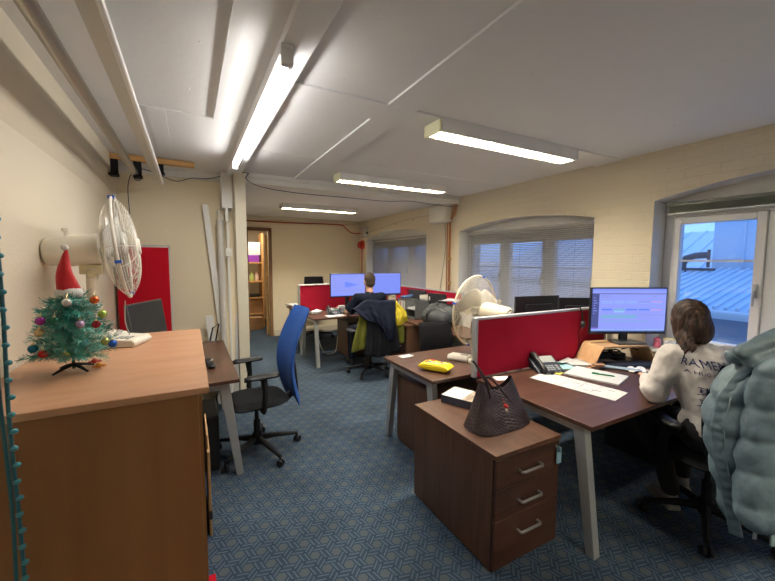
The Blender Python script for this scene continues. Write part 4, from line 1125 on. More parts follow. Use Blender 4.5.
obj('charm_bead', M().ball((-.03,-.095,.118),.008,10), mat('gold_bead',(.6,.5,.3),.3), hb)

# ------------------------------------------------------------------ christmas tree
tr = thing('christmas_tree', 'small teal tinsel christmas tree on the beech cabinet', 'tree', (-.425,1.86,1.131), .3)
st = M().tube([(0,0,.01),(0,0,.30)], .006, 6)
obj('trunk', st, mat('dark_green_wire',(.02,.07,.05),.6), tr)
for k in range(4):
    a = PI/2*k+.5; obj('foot', M().tube([(0,0,.028),(.04*math.cos(a),.04*math.sin(a),.018),(.075*math.cos(a),.075*math.sin(a),.005)], [.010,.008,.005], 6, flat=.7), blackm, tr)
rnd = random.Random(11)
fo = M(); fs_ = M()
tint = []
for k in range(110):
    q = k/110; z0 = .055+.245*q; R0 = (.112*(1-q)**.36+.026)*rnd.uniform(.85,1.08); a = k*2.39996+rnd.uniform(-.2,.2)
    tip = Vector((R0*math.cos(a), R0*math.sin(a), z0+.02*rnd.uniform(-.6,1))); root = Vector((0,0,z0))
    d_ = tip-root; L = d_.length; d_.normalize()
    s1 = d_.cross(Vector((0,0,1))).normalized(); s2 = s1.cross(d_)
    for j in range(int(75*L/.1)+14):
        t_ = rnd.uniform(.05,1.02); b = root+d_*L*t_; an = rnd.uniform(0,2*PI); ln = .027*rnd.uniform(.7,1.1)
        nd = (s1*math.cos(an)+s2*math.sin(an))*.85+d_*.55; nd.normalize(); w_ = nd.cross(d_).normalized()*.0010
        g = fo if rnd.random() < .72 else fs_
        n0 = len(g.v)
        g.v += [tuple(b+w_),tuple(b-w_),tuple(b+nd*ln-w_*.7),tuple(b+nd*ln+w_*.7)]; g.f.append((n0,n0+1,n0+2,n0+3)); g.mi.append(0)
obj('needles', fo, mat('teal_tinsel',(.03,.30,.25),.35,.3), tr, smooth=0)
obj('silver_needles', fs_, mat('silver_teal_tinsel',(.30,.52,.48),.25,.6), tr, smooth=0)
BA = [(-.491,1.352,(.35,.03,.30),'purple'),(-.452,1.349,(.02,.16,.09),'dark green'),(-.413,1.416,(.55,.55,.55),'silver'),(-.33,1.423,(.70,.14,.02),'orange'),
      (-.378,1.331,(.42,.30,.50),'pale violet'),(-.329,1.327,(.30,.02,.03),'dark red'),(-.496,1.31,(.60,.45,.22),'beige gold'),(-.308,1.366,(.35,.5,.1),'lime green'),
      (-.369,1.259,(.10,.45,.50),'turquoise'),(-.303,1.256,(.35,.42,.12),'olive green'),(-.281,1.246,(.02,.12,.55),'royal blue'),(-.517,1.251,(.01,.16,.26),'petrol blue'),
      (-.49,1.229,(.50,.02,.02),'bright red'),(-.429,1.214,(.70,.50,.02),'yellow gold')]
for x, z, c, nm in BA:
    dx = x+.425; rr_ = .150*(1-(z-1.186)/.245)**.75+.02 if z < 1.43 else .05
    y = 1.80+ (0)
    b = thing('bauble', nm+' bauble hanging on the small christmas tree', 'bauble', (x,y-.03,z), 0, 'baubles on the small christmas tree')
    obj('ball', M().ball((0,0,0),.0155,14), mat('bauble_'+nm.replace(' ','_'), c, .25, .45), b)
    obj('cap', M().lathe([(0,.013),(.005,.013),(.005,.019),(0,.02)],8).tube([(0,0,.019),(0,.012,.03),(0,.04,.034)],.0008,4), mat('gold_cap',(.6,.5,.25),.3,.8), b)
for (x,y,z,nm,c) in ((-.372,1.93,1.147,'red and gold bell lying at the foot of the christmas tree',(.55,.05,.03)),(-.345,1.86,1.143,'gold and red bow lying in front of the beech cabinet tree',(.65,.28,.03))):
    o_m = M().ball((0,0,0),.012,10).ball((.014,.003,-.002),.009,8,(1.3,.7,.6)).ball((-.014,.0,-.004),.008,8,(1.3,.7,.6))
    tag(obj('tree_decoration', o_m, mat('deco_%d'%int(c[0]*100),c,.35,.3), loc=(x,y,z)), nm, 'decoration')
sh_ = thing('santa_hat', 'red santa hat with white trim topping the small tree', 'hat', (-.425,1.86,1.418), 0)
def hf(u, v):
    a = 2*PI*v; r_ = .036*(1-u)**.9+.004; r_ *= 1+.06*math.sin(3*a+u*9)
    return (r_*math.cos(a)-.014*math.sin(u*2.5)+.01*u, r_*math.sin(a), .035+.165*u)
hh_ = M(); hh_.grid(hf, 20, 22, cv=True)
obj('cone', hh_, mat('red_felt',(.50,.008,.012),.9,sheen=.3,bump=(200,.3)), sh_)
wf = mat('white_plush',(.85,.84,.80),.95,sheen=.4,bump=(300,.8))
def hb_(u, v):
    a = 2*PI*u; b = 2*PI*v; n_ = 1+.12*noise.noise(Vector((math.cos(a)*6,math.sin(a)*6,b)))
    return ((.035+.010*math.cos(b)*n_)*math.cos(a), (.035+.010*math.cos(b)*n_)*math.sin(a), .028+.019*math.sin(b)*n_)
hq = M(); hq.grid(hb_, 30, 12, cu=True, cv=True)
obj('fur_band', hq, wf, sh_)
obj('pompom', M().ball((-.004,0,.208),.013,12), wf, sh_)
cable('fan_cord', [(-.31,2.36,1.36),(-.315,2.36,1.25),(-.30,2.37,1.17),(-.32,2.40,1.15)], .003, cordw, 'thin pale cord hanging from the fan cage to its base')
bb = thing('white_handset_base', 'white plastic base unit on the beech cabinet below the fan cage', 'base unit', (-.30,2.33,1.131), math.radians(-20))
obj('body', M().prism([(-.07,0),(.07,0),(.075,.02),(.06,.038),(-.06,.045),(-.075,.02)], -.09, .09, 'y'), ivory2, bb, bevel=.006)
ky = M()
for r_ in range(3):
    for c in range(3): ky.box(-.03+r_*.025,-.014+r_*.025,-.07+c*.022,-.056+c*.022,.034,.0455)
obj('keys', ky, mat('grey_button',(.45,.44,.4),.5), bb)

dup(bb, (2.03,2.41,.731), math.radians(30), 'cream plastic base unit on the second desk, by the end of the red divider')
# beaded garland hanging at the left edge
gl_ = thing('bead_garland', 'teal beaded garland hanging from the ceiling in front of the cabinet', 'garland', (-.455,1.335,0))
teal = mat('teal_plastic', (.015,.13,.17), .4)
for s_,ph in ((-.006,0),(.009,.5)):
    pts = [(s_+.002*math.sin(z*9+ph), .0+.004*math.cos(z*7+ph*5), z) for z in [0.05+.06*k for k in range(41)]]
    obj('strand', M().tube(pts, .0050, 6), teal, gl_)
bd_ = None
me_b = None
for k in range(48):
    z = .1+k*.048
    o = obj('bead', M().ball((0,0,0),.0088,10,(1,1,.85)), mat('light_teal_plastic',(.06,.30,.36),.35), gl_) if me_b is None else bpy.data.objects.new('bead', me_b)
    if me_b is None: me_b = o.data
    else: COL.objects.link(o); o.parent = gl_
    o.location = (.013 if k % 2 == 0 else .016, -.004, z)

# ------------------------------------------------------------------ left desk
mo_ = tag(obj('mouse', M().ball((0,0,.018),.055,14,(.62,1,.36)), black, loc=(.12,3.12,.731), rotz=.3), 'black mouse on the left walnut desk', 'mouse')
tag(obj('wrist_rest', M().ball((0,0,.012),.06,12,(.8,1.3,.28)), black, loc=(.10,3.32,.731)), 'black wrist rest behind the mouse on the left walnut desk', 'wrist rest')
pcx = thing('computer_case', 'black computer tower standing under the left walnut desk', 'computer', (.06,3.10,0))
obj('case', M().box(-.09,.09,-.2,.2,.01,.42), black, pcx, bevel=.006); obj('front_panel', M().box(-.085,.085,-.206,-.2,.02,.41), blackm, pcx)
tag(obj('foil_bag', (lambda m_: (m_.grid(lambda u,v: ((u-.5)*.2,(v-.5)*.12,.03+.03*noise.noise(Vector((u*6,v*6,1)))),18,12), m_)[1])(M()), mat('crinkled_foil',(.5,.5,.5),.3,.7), loc=(.62,3.0,.415), solid=.003), 'crinkled silver wrapper hanging at the blue chair seat', 'wrapper') if False else None

# ------------------------------------------------------------------ the man's desk and the desks around it
sheet('papers', 'white papers behind the left end of the rear red divider', 1.68, 6.75, .2, .3, .2, .731, .03, paper, 'paper', curl=.004)
sheet('papers', 'white papers lying in front of the phone of the man in dark blue', 1.93, 5.24, .28, .17, .1, .731, .002, paper, 'paper', curl=.001)
sheet('magazine', 'crumpled magazine leaning at the left end of the rear divider', 1.72, 5.62, .2, .16, .3, .731, .03, paper, 'magazine', curl=.02)
tag(obj('desk_caddy', M().box(-.07,.07,-.06,.06,0,.08).box(-.05,.05,-.05,.05,.08,.10), mat('grey_caddy',(.3,.3,.3),.5), loc=(2.20,5.62,.731), bevel=.006), 'grey desk caddy behind the phone of the man in dark blue', 'caddy')
tag(obj('mouse', M().ball((0,0,.016),.05,12,(.62,1,.36)), mat('pale_mouse',(.6,.6,.6),.4), loc=(2.15,5.17,.731)), 'pale mouse by the hand of the man in dark blue', 'mouse')
kb2 = dup(kb, (2.42,5.28,.731), 0, 'black keyboard in front of the man in dark blue')
cable('power_cable', [(1.75,5.75,.6),(1.8,5.7,.35),(1.85,5.6,.12),(1.95,5.6,.05),(2.08,5.62,.08),(2.15,5.7,.3)], .006, mat('pale_cable',(.5,.48,.42),.6), 'pale cable looping under the desk of the man in dark blue')
cable('power_cable', [(1.7,5.8,.45),(1.85,5.72,.42),(2.0,5.7,.40),(2.15,5.7,.42)], .007, mat('pale_cable',(.5,.48,.42),.6), 'cable bundle strung beneath the desk of the man in dark blue')
cable('power_cable', [(2.95,5.6,.6),(2.9,5.5,.2),(2.85,5.45,.04),(2.75,5.4,.02)], .006, black, 'black cable trailing to the floor under the monitors')

tray = thing('file_tray_rack', 'grey mesh file rack with papers on the side desk', 'file rack', (2.95,4.62,.731), math.radians(-90))
gm_ = mat('grey_mesh', (.16,.17,.17), .5, .4)
obj('frame', M().box(-.26,.26,-.12,-.11,0,.03).box(-.26,.26,-.12,-.11,.245,.26).box(-.26,.26,.11,.12,0,.26).box(-.26,-.25,-.12,.12,0,.26).box(.25,.26,-.12,.12,0,.26).box(-.26,.26,-.12,.12,0,.01).box(-.02,-.01,-.12,.12,0,.26).box(-.0,.26,-.12,.12,.13,.137), gm_, tray)
for k,c in enumerate(((.6,.6,.56),(.5,.25,.2),(.62,.62,.6),(.4,.42,.4),(.6,.58,.5))):
    obj('folder', M().box(-.23+k*.042,-.215+k*.042,-.115,.10,.02,.23), mat('folder_%d'%k,c,.7), tray)
obj('tray_paper', M().box(.02,.23,-.10,.1,.137,.16), paper, tray)
cl = M()
for k in range(7): cl.ball((rnd.uniform(-.1,.12),rnd.uniform(-.06,.06),.03+rnd.uniform(0,.02)), .045, 10, (1.2,.8,.5))
tag(fuse('blue_cloth', cl, mat('blue_cloth',(.06,.12,.28),.85,bump=(30,.4)), voxel=.012, it=2), 'crumpled blue cloth on top of the grey file rack', 'cloth').location = (2.95,4.72,.995)
bpk = thing('backpack', 'black and grey backpack slumped on the side desk', 'bag', (2.92,3.86,.731), math.radians(15))
m = M()
capsule(m,(-.10,-.12,.10),.10,(-.06,.16,.10),.11); capsule(m,(.05,-.12,.14),.12,(.02,.14,.17),.11); capsule(m,(.0,-.0,.22),.07,(.02,.1,.22),.06)
fuse('body', m, mat('dark_grey_nylon',(.035,.04,.045),.7,bump=(60,.3)), bpk, voxel=.014, it=3)
obj('strap', M().tube([(-.16,.12,.05),(-.19,.10,.15),(-.13,.06,.25),(-.03,.05,.30)], .016, 8, flat=.4), black, bpk)
obj('mesh_pocket', M().ball((-.15,-.06,.10),.07,12,(.5,1.1,1)), mat('grey_mesh_pocket',(.20,.22,.23),.7), bpk)
obj('zip', M().tube([(-.12,-.16,.20),(-.09,0,.235),(-.10,.18,.2)], .003, 5), mat('grey_zip',(.3,.3,.3),.5), bpk)
bg2 = thing('shoulder_bag', 'dark shoulder bag leaning behind the backpack', 'bag', (3.16,3.98,.731), .2)
m = M(); capsule(m,(0,-.1,.09),.09,(0,.12,.09),.09); capsule(m,(0,-.08,.18),.07,(0,.1,.18),.07)
fuse('body', m, mat('black_nylon',(.02,.022,.024),.7), bg2, voxel=.014, it=3)
obj('handle', M().tube([(0,-.08,.22),(0,-.06,.30),(0,.06,.30),(0,.08,.22)], .009, 7), black, bg2)
tag(obj('white_box', M().box(-.09,.09,-.11,.11,0,.25).box(-.093,.093,-.113,.113,.22,.255), paper, loc=(3.24,4.60,.731), bevel=.004), 'white box file standing by the right-wall divider', 'box')
tag(obj('white_box', M().box(-.10,.10,-.14,.14,0,.06), mat('cream_box',(.66,.63,.55),.7), loc=(3.24,4.58,1.13-.14), bevel=.004), 'flat cream box lying on top of the white box file', 'box')
sheet('papers', 'white papers propped on the bags on the side desk', 3.1, 3.82, .26, .34, .4, 1.04, .004, paper, 'paper', curl=.012)
tag(obj('paper_stack', M().box(-.12,.12,-.16,.16,0,.30), mat('dull_white_card',(.62,.60,.56),.7), loc=(3.22,3.60,.731), bevel=.004), 'stack of pale folders behind the backpack', 'folders')

# ------------------------------------------------------------------ people
def person(label, loc, rotz, J, hairf, top_m, top_vox=.009, long_sleeve=True, tm=navy, shoe_m=black, skinc=skin, chest=(.165,.105,.17), waist=.125, hips=.135, head=(.076,.097,.118), sleeve_end=.6, fold=.004):
    t_ = thing('person', label, 'person', loc, rotz)
    V = lambda k: Vector(J[k])
    b = M()
    capsule(b, V('pelvis')-Vector((.06,0,0)), hips*.82, V('pelvis')+Vector((.06,0,0)), hips*.82)
    capsule(b, V('pelvis'), hips*.85, V('waist'), waist*.85); capsule(b, V('waist'), waist*.85, V('chest'), waist*.95)
    b.ball(V('chest'), 1, 16, tuple(x*.9 for x in chest))
    capsule(b, V('chest')+Vector((0,0,.08)), .07, V('neck'), .052); capsule(b, V('neck'), .052, V('head')-Vector((0,0,.06)), .05)
    HR = Matrix.Rotation(math.radians(J.get('yaw',0)), 3, 'Z') @ Matrix.Rotation(math.radians(J.get('nod',0)), 3, 'X')
    H = V('head')
    def h(p): return H+HR @ Vector(p)
    b.ball(H, 1, 18, head, HR)
    b.ball(h((0,.03,-.055)), 1, 14, (.055,.062,.065), HR)                       # jaw
    capsule(b, h((0,.088,.01)), .010, h((0,.112,-.022)), .014)                  # nose
    for s_ in (-1,1):
        b.ball(h((s_*.078,-.005,-.015)), 1, 10, (.012,.020,.032), HR)           # ear
        b.ball(h((s_*.032,.085,.018)), 1, 10, (.022,.012,.008), HR)             # brow
    b.ball(h((0,.092,-.052)), 1, 10, (.024,.010,.006), HR); b.ball(h((0,.090,-.062)), 1, 10, (.02,.010,.006), HR)
    for s_, k in ((-1,'L'),(1,'R')):
        sh, el, wr_, kn_, an = V('sh'+k), V('el'+k), V('wr'+k), V('kn'+k), V('an'+k)
        capsule(b, V('chest')+Vector((s_*.06,0,.09)), .06, sh, .055)
        capsule(b, sh, .050, el, .040); capsule(b, el, .041, wr_, .026)
        hip = V('pelvis')+Vector((s_*.08,.02,-.01))
        capsule(b, hip, .085, kn_, .055); capsule(b, kn_, .055, an, .036)
        # hand: palm, four bent fingers of unequal length and a thumb from the side
        d_ = (wr_-el).normalized(); up = Vector((0,0,1)); sd = d_.cross(up).normalized(); nz = sd.cross(d_)
        palm = wr_+d_*.05
        for q in (-.026,-.009,.009,.026): capsule(b, wr_+d_*.01+sd*q*.5, .013, wr_+d_*.085+sd*q, .0105)
        for q, ln in zip((-.03,-.010,.010,.03), (.062,.074,.070,.055) if s_ > 0 else (.055,.070,.074,.062)):
            p1 = wr_+d_*.087+sd*q; p2 = p1+(d_*.9-nz*.35).normalized()*ln*.5; p3 = p2+(d_*.6-nz*.8).normalized()*ln*.5
            capsule(b, p1, .0092, p2, .0085); capsule(b, p2, .0085, p3, .0075)
        th0 = wr_+d_*.03-sd*s_*.022; th1 = th0+(d_*.6-sd*s_*.8).normalized()*.036; capsule(b, th0, .013, th1, .010); capsule(b, th1, .010, th1+(d_*.95-sd*s_*.2-nz*.3).normalized()*.03, .008)
    fuse('body', b, skinc, t_, voxel=.0078, it=2)
    for s_ in (-1,1):
        e = obj('eye', M().ball(h((s_*.032,.083,.002)), .0115, 12), mat('eye_white',(.7,.7,.68),.2), t_)
        obj('iris', M().ball(h((s_*.032,.0915,.002)), .005, 10), mat('dark_iris',(.03,.02,.015),.2), e)
    c = M()
    capsule(c, V('pelvis')+Vector((-.05,0,.0)), hips, V('pelvis')+Vector((.05,0,.0)), hips)
    capsule(c, V('pelvis')+Vector((0,0,.02)), hips*1.05, V('waist'), waist*1.05); capsule(c, V('waist'), waist*1.06, V('chest'), waist*1.15)
    c.ball(V('chest'), 1, 18, tuple(x*1.06 for x in chest)); capsule(c, V('chest')+Vector((0,-.01,.07)), .085, V('neck')-Vector((0,0,.035)), .066)
    for s_, k in ((-1,'L'),(1,'R')):
        sh, el, wr_ = V('sh'+k), V('el'+k), V('wr'+k)
        capsule(c, V('chest')+Vector((s_*.07,0,.08)), .085, sh, .070)
        if long_sleeve:
            capsule(c, sh, .070, sh+(el-sh)*.6+Vector((0,-.01,0)), .068); capsule(c, sh+(el-sh)*.6, .067, el+Vector((.01,-.01,-.015)), .062); capsule(c, el, .064, wr_-(wr_-el)*.08, .042)
        else:
            capsule(c, sh, .068, sh+(el-sh)*sleeve_end, .062)
    fd = lambda co: fold*(noise.noise(co*9)+.9*noise.noise(Vector((co.x*26,co.y*26,co.z*9)))+.5*noise.noise(co*40))
    sh_o = fuse('shirt', c, top_m, t_, voxel=top_vox, it=3, disp=fd)
    g = M()
    capsule(g, V('pelvis')+Vector((-.06,0,-.02)), hips*.97, V('pelvis')+Vector((.06,0,-.02)), hips*.97)
    for s_, k in ((-1,'L'),(1,'R')):
        hip = V('pelvis')+Vector((s_*.08,.02,-.02)); capsule(g, hip, .100, V('kn'+k), .070); capsule(g, V('kn'+k), .070, V('an'+k)+Vector((0,0,.02)), .052)
    fuse('trousers', g, tm, t_, voxel=.011, it=3, disp=lambda co: .003*noise.noise(co*18))
    for s_, k in ((-1,'L'),(1,'R')):
        a = V('an'+k); f_ = M(); capsule(f_, a+Vector((0,-.02,-.045)), .038, a+Vector((0,.13,-.060)), .032); capsule(f_, a, .042, a+Vector((0,-.01,-.04)), .042)
        f_.box(a.x-.04,a.x+.04,a.y-.06,a.y+.165,a.z-.095,a.z-.075)
        fuse('shoe', f_, shoe_m, t_, voxel=.009, it=2)
    hm_ = M(); hairf(hm_, h, HR, V)
    return t_, hm_, sh_o, h

def hair_short(m, h, HR, V):
    m.ball(h((0,-.018,.028)), 1, 18, (.081,.090,.100), HR)
    m.ball(h((0,-.045,-.03)), 1, 14, (.068,.055,.062), HR)
    m.ball(h((0,.05,.085)), 1, 12, (.06,.045,.035), HR)
J1 = dict(pelvis=(0,0,.61), waist=(0,.02,.76), chest=(.0,.06,.95), neck=(.01,.07,1.13), head=(.02,.10,1.285), yaw=-3, nod=-4,
          shL=(-.185,.06,1.055), elL=(-.31,.14,.86), wrL=(-.17,.44,.795), shR=(.20,.06,1.055), elR=(.30,.20,.84), wrR=(.20,.46,.795),
          knL=(-.12,.42,.54), anL=(-.13,.40,.10), knR=(.12,.42,.54), anR=(.14,.38,.10))
p1, hm1, so1, h1 = person('person in a dark navy t-shirt seated at twin lit monitors, back to camera', (2.24,4.60,0), 0, J1, hair_short, navy, long_sleeve=False, sleeve_end=.75)
fuse('hair', hm1, hair_b, p1, voxel=.007, it=2, disp=lambda co: .002*noise.noise(co*90))

offw = mat('off_white_sweatshirt', (.60,.565,.54), .9, spec=.2, bump=(120,.15))
def hair_long(m, h, HR, V):
    m.ball(h((0,-.010,.020)), 1, 24, (.083,.102,.104), HR)
    m.ball(h((0,-.035,-.045)), 1, 22, (.080,.078,.115), HR)
    for s_ in (-1,1):
        capsule(m, h((s_*.05,.0,.0)), .046, h((s_*.060,-.005,-.10)), .032)
        capsule(m, h((s_*.055,.03,-.01)), .034, h((s_*.066,.03,-.10)), .024)
    capsule(m, h((-.062,-.01,-.09)), .036, h((-.085,-.065,-.17)), .022); capsule(m, h((-.085,-.065,-.17)), .022, h((-.105,-.075,-.205)), .007)
    capsule(m, h((-.070,.01,-.10)), .030, h((-.105,-.03,-.19)), .016); capsule(m, h((-.105,-.03,-.19)), .016, h((-.125,-.04,-.235)), .006)
    capsule(m, h((.0,-.07,-.08)), .030, h((-.02,-.085,-.15)), .012)
J2 = dict(pelvis=(0,-.04,.625), waist=(-.025,-.03,.75), chest=(-.055,.02,.925), neck=(-.09,.055,1.10), head=(-.10,.095,1.235), yaw=8, nod=-18,
          shL=(-.225,.05,1.02), elL=(-.31,.06,.80), wrL=(-.17,.34,.795), shR=(.105,.05,1.02), elR=(.20,.14,.80), wrR=(.12,.38,.79),
          knL=(-.12,.36,.55), anL=(-.14,.10,.14), knR=(.12,.38,.55), anR=(.12,.36,.10))
p2, hm2, so2, h2 = person('person with long brown hair in a printed off-white sweatshirt, seated by the right window', (2.68,.90,0), math.radians(-31.5), J2, hair_long, offw,
                          chest=(.155,.105,.17), waist=.145, hips=.148, head=(.073,.093,.112), fold=.007, tm=mat('black_trousers',(.012,.012,.014),.9), shoe_m=mat('grey_trainer',(.30,.30,.29),.7))
def strands(co):
    a = math.atan2(co.y, co.x+.1)
    return .005*noise.noise(Vector((a*8, co.z*2.5, 1)))+.003*noise.noise(Vector((a*30, co.z*4, 3)))
hairm = mat('long_brown_hair', (.055,.028,.018), .6, spec=.3)
nt = hairm.node_tree; b_ = nt.nodes['Principled BSDF']; tc = nt.nodes.new('ShaderNodeTexCoord'); mp = nt.nodes.new('ShaderNodeMapping'); mp.inputs['Scale'].default_value = (26,26,1.6)
n_1 = nt.nodes.new('ShaderNodeTexNoise'); n_1.inputs['Scale'].default_value = 3; cr = nt.nodes.new('ShaderNodeValToRGB')
cr.color_ramp.elements[0].position = .38; cr.color_ramp.elements[1].position = .64; cr.color_ramp.elements[0].color = (.012,.007,.005,1); cr.color_ramp.elements[1].color = (.062,.032,.021,1)
nt.links.new(tc.outputs['Object'], mp.inputs['Vector']); nt.links.new(mp.outputs[0], n_1.inputs['Vector']); nt.links.new(n_1.outputs['Fac'], cr.inputs['Fac']); nt.links.new(cr.outputs[0], b_.inputs['Base Color'])
fuse('hair', hm2, hairm, p2, voxel=.0075, it=4, disp=strands)

# print on the back of the sweatshirt, laid onto the cloth
bvh = BVHTree.FromPolygons([v.co for v in so2.data.vertices], [p.vertices[:] for p in so2.data.polygons])
ink = mat('navy_print', (.012,.025,.11), .8)
def lay(o, lift=.0055):
    for v in o.data.vertices:
        hit = bvh.ray_cast(Vector((v.co.x, -1, v.co.z)), Vector((0,1,0)))
        if hit[0] is not None: v.co.y = hit[0].y-lift-max(0, -v.co.y)*0
        else: v.co.y = .02
def back_text(body, size, x, z, rt, sx=1, bold=0):
    o = text('lettering', body, size, ink, p2, Vector((x,0,z)), (Matrix.Rotation(math.radians(rt),3,'Y') @ Matrix.Rotation(PI/2,3,'X')), extrude=0, sx=sx, bold=bold)
    bm = bmesh.new(); bm.from_mesh(o.data)
    for _ in range(2):
        le = [e for e in bm.edges if e.calc_length() > .006]
        if le: bmesh.ops.subdivide_edges(bm, edges=le, cuts=1)
    bmesh.ops.triangulate(bm, faces=bm.faces); bm.to_mesh(o.data); bm.free(); lay(o); return o
back_text('RAMEN CLUB', .062, -.222, .990, 2, .76, 0)
back_text('A HUG IN A BOWL', .027, -.205, .950, 2, .84, 0)
back_text('東', .055, -.176, .840, 2, 1, 0)
back_text('京', .055, -.173, .775, 2, 1, 0)
def ink_line(pts, r=.0012):
    P_ = [Vector((p[0],0,p[1])) for p in pts]; out = []
    for i in range(len(P_)-1):
        p0, p1_, p2_, p3 = P_[max(i-1,0)], P_[i], P_[i+1], P_[min(i+2,len(P_)-1)]
        for j in range(6):
            q = j/6; out.append(.5*((2*p1_)+(p2_-p0)*q+(2*p0-5*p1_+4*p2_-p3)*q*q+(3*p1_-p0-3*p2_+p3)*q**3))
    out.append(P_[-1])
    for v in out:
        hit = bvh.ray_cast(Vector((v.x,-1,v.z)), Vector((0,1,0)))
        if hit[0] is not None: v.y = hit[0].y-.0015
    obj('line_print', M().tube(out, r, 5), ink, p2)
ink_line([(.09,.93),(.02,.94),(-.05,.925),(-.07,.90),(-.02,.895),(.05,.90),(.10,.895)])
ink_line([(-.07,.90),(-.075,.875),(-.03,.865),(.03,.87),(.08,.86)])
ink_line([(-.10,.90),(-.09,.865),(-.02,.84),(.06,.845),(.10,.855)])
ink_line([(-.12,.83),(-.07,.85),(0,.83),(.08,.835)])

# ------------------------------------------------------------------ clothes hung on chairs
def cloth(label, name, cat, loc, rotz, ma, L, top, left, right, bottom, fold=.02, nf=7, over=.09, ybk=-.33, seed=0, th=.012, extra=None):
    """top/bottom: height along u; left/right: x along v; hangs behind the chair back and folds over it"""
    t_ = thing(name, label, cat, loc, rotz)
    def lerp(tab, q):
        for i in range(len(tab)-1):
            if q <= tab[i+1][0]:
                a, b = tab[i], tab[i+1]; k = (q-a[0])/(b[0]-a[0]+1e-9); k = k*k*(3-2*k); return a[1]+(b[1]-a[1])*k
        return tab[-1][1]
    def f(u, v):
        zt, zb = lerp(top, u), lerp(bottom, u)
        if v < .16:
            k = v/.16; vv = 0; z = zt-over*(1-k)**1.5*(1 if k < 1 else 0); y = ybk+.115*(1-k)
            y = ybk+.11*math.cos(k*PI/2); z = zt-over*(1-math.sin(k*PI/2))
        else:
            vv = (v-.16)/.84; z = zt+(zb-zt)*vv; y = ybk
        x = lerp(left, vv)*(1-u)+lerp(right, vv)*u
        a = vv**.7
        y -= .03*a*math.sin(PI*vv)+fold*a*(math.sin(u*nf*PI+seed+vv*1.5)+.6*math.sin(u*nf*2.3*PI+seed*2-vv*3))*.6 + .012*noise.noise(Vector((u*5+seed,vv*5,seed)))
        return (x, y, z)
    m = M(); m.grid(f, 44, 30)
    obj('cloth', m, ma, t_, solid=th, smooth=80)
    return t_
MC = (2.17,4.50,0)
cloth('yellow and olive coat hanging lowest over the chair of the man in dark blue', 'coat', 'coat', MC, 0, mat('olive_cloth',(.17,.18,.02),.85,bump=(60,.2)), 1,
      [(0,1.0),(.5,1.02),(1,1.05)], [(0,-.30),(1,-.42)], [(0,.19),(.5,.33),(1,.36)], [(0,.42),(.3,.45),(.6,.52),(1,.46)], ybk=-.335, seed=1, nf=6)
cloth('bright yellow cloth lining falling at the right of the same chair', 'yellow_vest', 'coat', MC, 0, mat('yellow_cloth',(.62,.50,.03),.8,bump=(60,.2)), 1,
      [(0,1.055),(1,1.045)], [(0,.12),(1,.12)], [(0,.22),(.6,.35),(1,.385)], [(0,.72),(.5,.72),(1,.77)], ybk=-.385, seed=2, nf=3, fold=.014)
cloth('dark grey jacket hanging low in the middle of the coat-draped chair', 'grey_jacket', 'jacket', MC, 0, mat('charcoal_cloth',(.012,.013,.017),.9,spec=.15,bump=(50,.25)), 1,
      [(0,.98),(1,1.0)], [(0,-.22),(1,-.25)], [(0,.16),(1,.25)], [(0,.37),(.4,.33),(1,.37)], ybk=-.385, seed=4, nf=7)
cloth('navy jacket draped on top of the coats behind the man in dark blue', 'navy_jacket', 'jacket', MC, 0, mat('navy_cloth',(.010,.014,.030),.9,spec=.15,bump=(50,.25)), 1,
      [(0,.99),(.3,1.075),(.6,1.065),(1,1.07)], [(0,-.42),(.35,-.36),(.6,-.30),(1,-.10)], [(0,.17),(.5,.17),(1,.14)], [(0,.78),(.3,.70),(.7,.55),(1,.52)], ybk=-.42, seed=7, nf=5, fold=.028)

puf = mat('pale_blue_nylon', (.135,.20,.24), .5, spec=.4, bump=(16,.6)); puf_d = mat('pale_blue_lining', (.11,.20,.23), .6)
pj = thing('puffer_jacket', 'pale blue quilted puffer jacket hanging over the chair back', 'jacket', (2.68,.90,0), math.radians(-31.5))
LE = [(.26,-.235),(.45,-.285),(.62,-.335),(.80,-.365),(.95,-.345),(1.06,-.275),(1.16,-.18)]
def edge(z):
    for i in range(len(LE)-1):
        if z <= LE[i+1][0]:
            a, b = LE[i], LE[i+1]; k = max(0,(z-a[0])/(b[0]-a[0])); return a[1]+(b[1]-a[1])*k
    return LE[-1][1]
def baffle(z, z0, H): 
    k = ((z-z0)/H) % 1; return abs(math.sin(PI*k))**.55
def body_f(u, v):
    a = 2*PI*u; z = .27+.90*v; xl = edge(z)+.035; xr = .38; cx = (xl+xr)/2; hw = (xr-xl)/2
    c, s_ = math.cos(a), math.sin(a)
    z -= .03*math.cos(a*1)*(1-v)
    pf_ = baffle(z+.02*math.sin(a*2+1), .30, .158)
    n_ = noise.noise(Vector((c*3,s_*3,z*7)))*.012+noise.noise(Vector((c*9,s_*9,z*16)))*.006*pf_
    hd = .085+.02*math.sin(PI*v)
    endk = (1-abs(2*v-1)**10)
    x = cx+(hw+.014*pf_+n_)*(abs(c)**.62)*(1 if c > 0 else -1)
    y = -.385+(hd*endk+.030*pf_+n_)*(abs(s_)**.8)*(1 if s_ > 0 else -1)
    return (x, y, z)
m = M(); m.grid(body_f, 72, 76, cu=True)
obj('body', m, puf, pj, smooth=180)
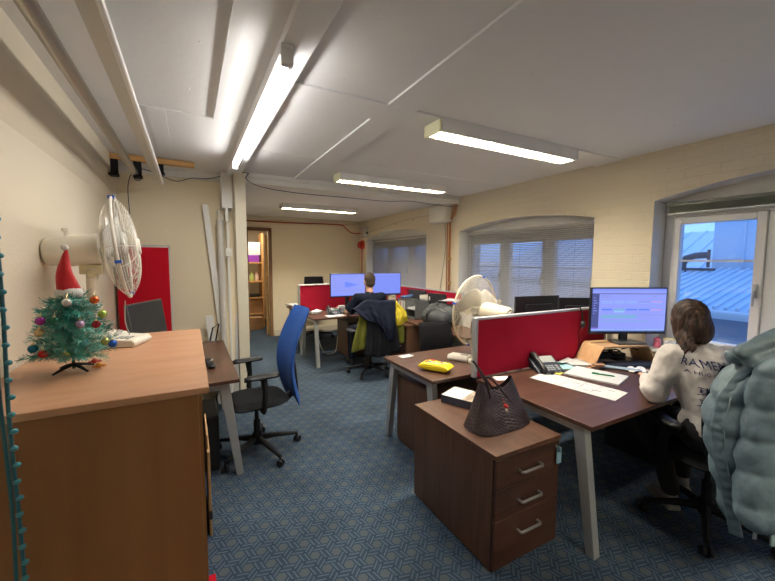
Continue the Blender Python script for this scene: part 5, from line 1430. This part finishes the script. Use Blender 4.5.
def sleeve(cx0, cx1, cy, z1, z0, R0, ph):
    def f(u, v):
        a = 2*PI*u; z = z1+(z0-z1)*v; pf_ = baffle(z+.015*math.sin(a+ph), .33+ph*.02, .150)
        R = R0*(1-.12*v)*(1-(abs(2*v-1))**14*.75); n_ = noise.noise(Vector((math.cos(a)*2+ph,math.sin(a)*2,z*9)))*.010+noise.noise(Vector((math.cos(a)*7,math.sin(a)*7,z*20+ph)))*.005
        r_ = R*(.86+.13*pf_)+n_
        return (cx0+(cx1-cx0)*v+1.12*r_*math.cos(a), cy+.03*math.sin(v*3)+.85*r_*math.sin(a), z)
    s_ = M(); s_.grid(f, 40, 70, cu=True)
    e0 = [f(k/40,0) for k in range(40)]; e1 = [f(k/40,1) for k in range(40)]
    s_.add(e0, [tuple(range(40))]); s_.add(e1, [tuple(range(40))])
    return s_
obj('sleeve', sleeve(-.155,-.205,-.535,1.17,.36,.105,0), puf, pj, smooth=180)
obj('sleeve', sleeve(.30,.33,-.47,1.16,.36,.100,2), puf, pj, smooth=180)
hd = M()
for a, ra, b_, rb in (((-.27,-.44,1.165),.030,(-.06,-.44,1.265),.045),((-.06,-.44,1.265),.045,(.18,-.42,1.275),.050),((.18,-.42,1.275),.05,(.30,-.40,1.17),.05),
                      ((-.22,-.46,1.12),.040,(.0,-.48,1.18),.055),((.0,-.48,1.18),.055,(.22,-.45,1.18),.055),((-.12,-.42,1.22),.04,(.15,-.42,1.23),.06),((-.24,-.38,1.13),.04,(.1,-.38,1.16),.05)):
    capsule(hd, a, ra, b_, rb)
fuse('hood', hd, mat('pale_blue_nylon_collar',(.105,.16,.19),.5,bump=(18,.5)), pj, voxel=.011, it=4, disp=lambda co: .008*noise.noise(co*14)+.004*noise.noise(co*38))
pl = M(); LN = 60
def plf(u, v):
    z = .26+.84*u; x = edge(z)+.028-.05*v*0; n_ = .005*(math.sin(u*110+2*noise.noise(Vector((u*8,0,0))))+.8*noise.noise(Vector((u*30,v,2))))*math.sin(PI*v)
    return (x-.014+.036*v, -.41-.030*v-.006*math.sin(PI*v)-n_*.7, z)
pl.grid(plf, 160, 7)
obj('front_placket', pl, puf, pj, solid=.010, smooth=70)
obj('zip', M().tube([(edge(z)+.044,-.447,z) for z in [.27+.04*k for k in range(19)]], .0035, 5), mat('zip_teeth',(.25,.33,.36),.35,.3), pj)
obj('zip_puller', M().box(-.008,.008,-.003,.003,-.05,0).tube([(0,0,0),(0,0,.02)],.004,6), mat('silver_puller',(.5,.55,.58),.35,.6), pj, loc=(-.165,-.475,.33), bevel=.002)
obj('hem_toggle', M().box(-.014,.014,-.005,.005,-.05,.01), mat('clear_toggle',(.25,.36,.38),.4), pj, loc=(-.08,-.475,.30), bevel=.003)
tag(obj('computer_case', M().box(-.1,.1,-.22,.22,0,.42), black, loc=(3.22,1.55,0), bevel=.006), 'black computer tower in the dark under the nearest desk', 'computer')
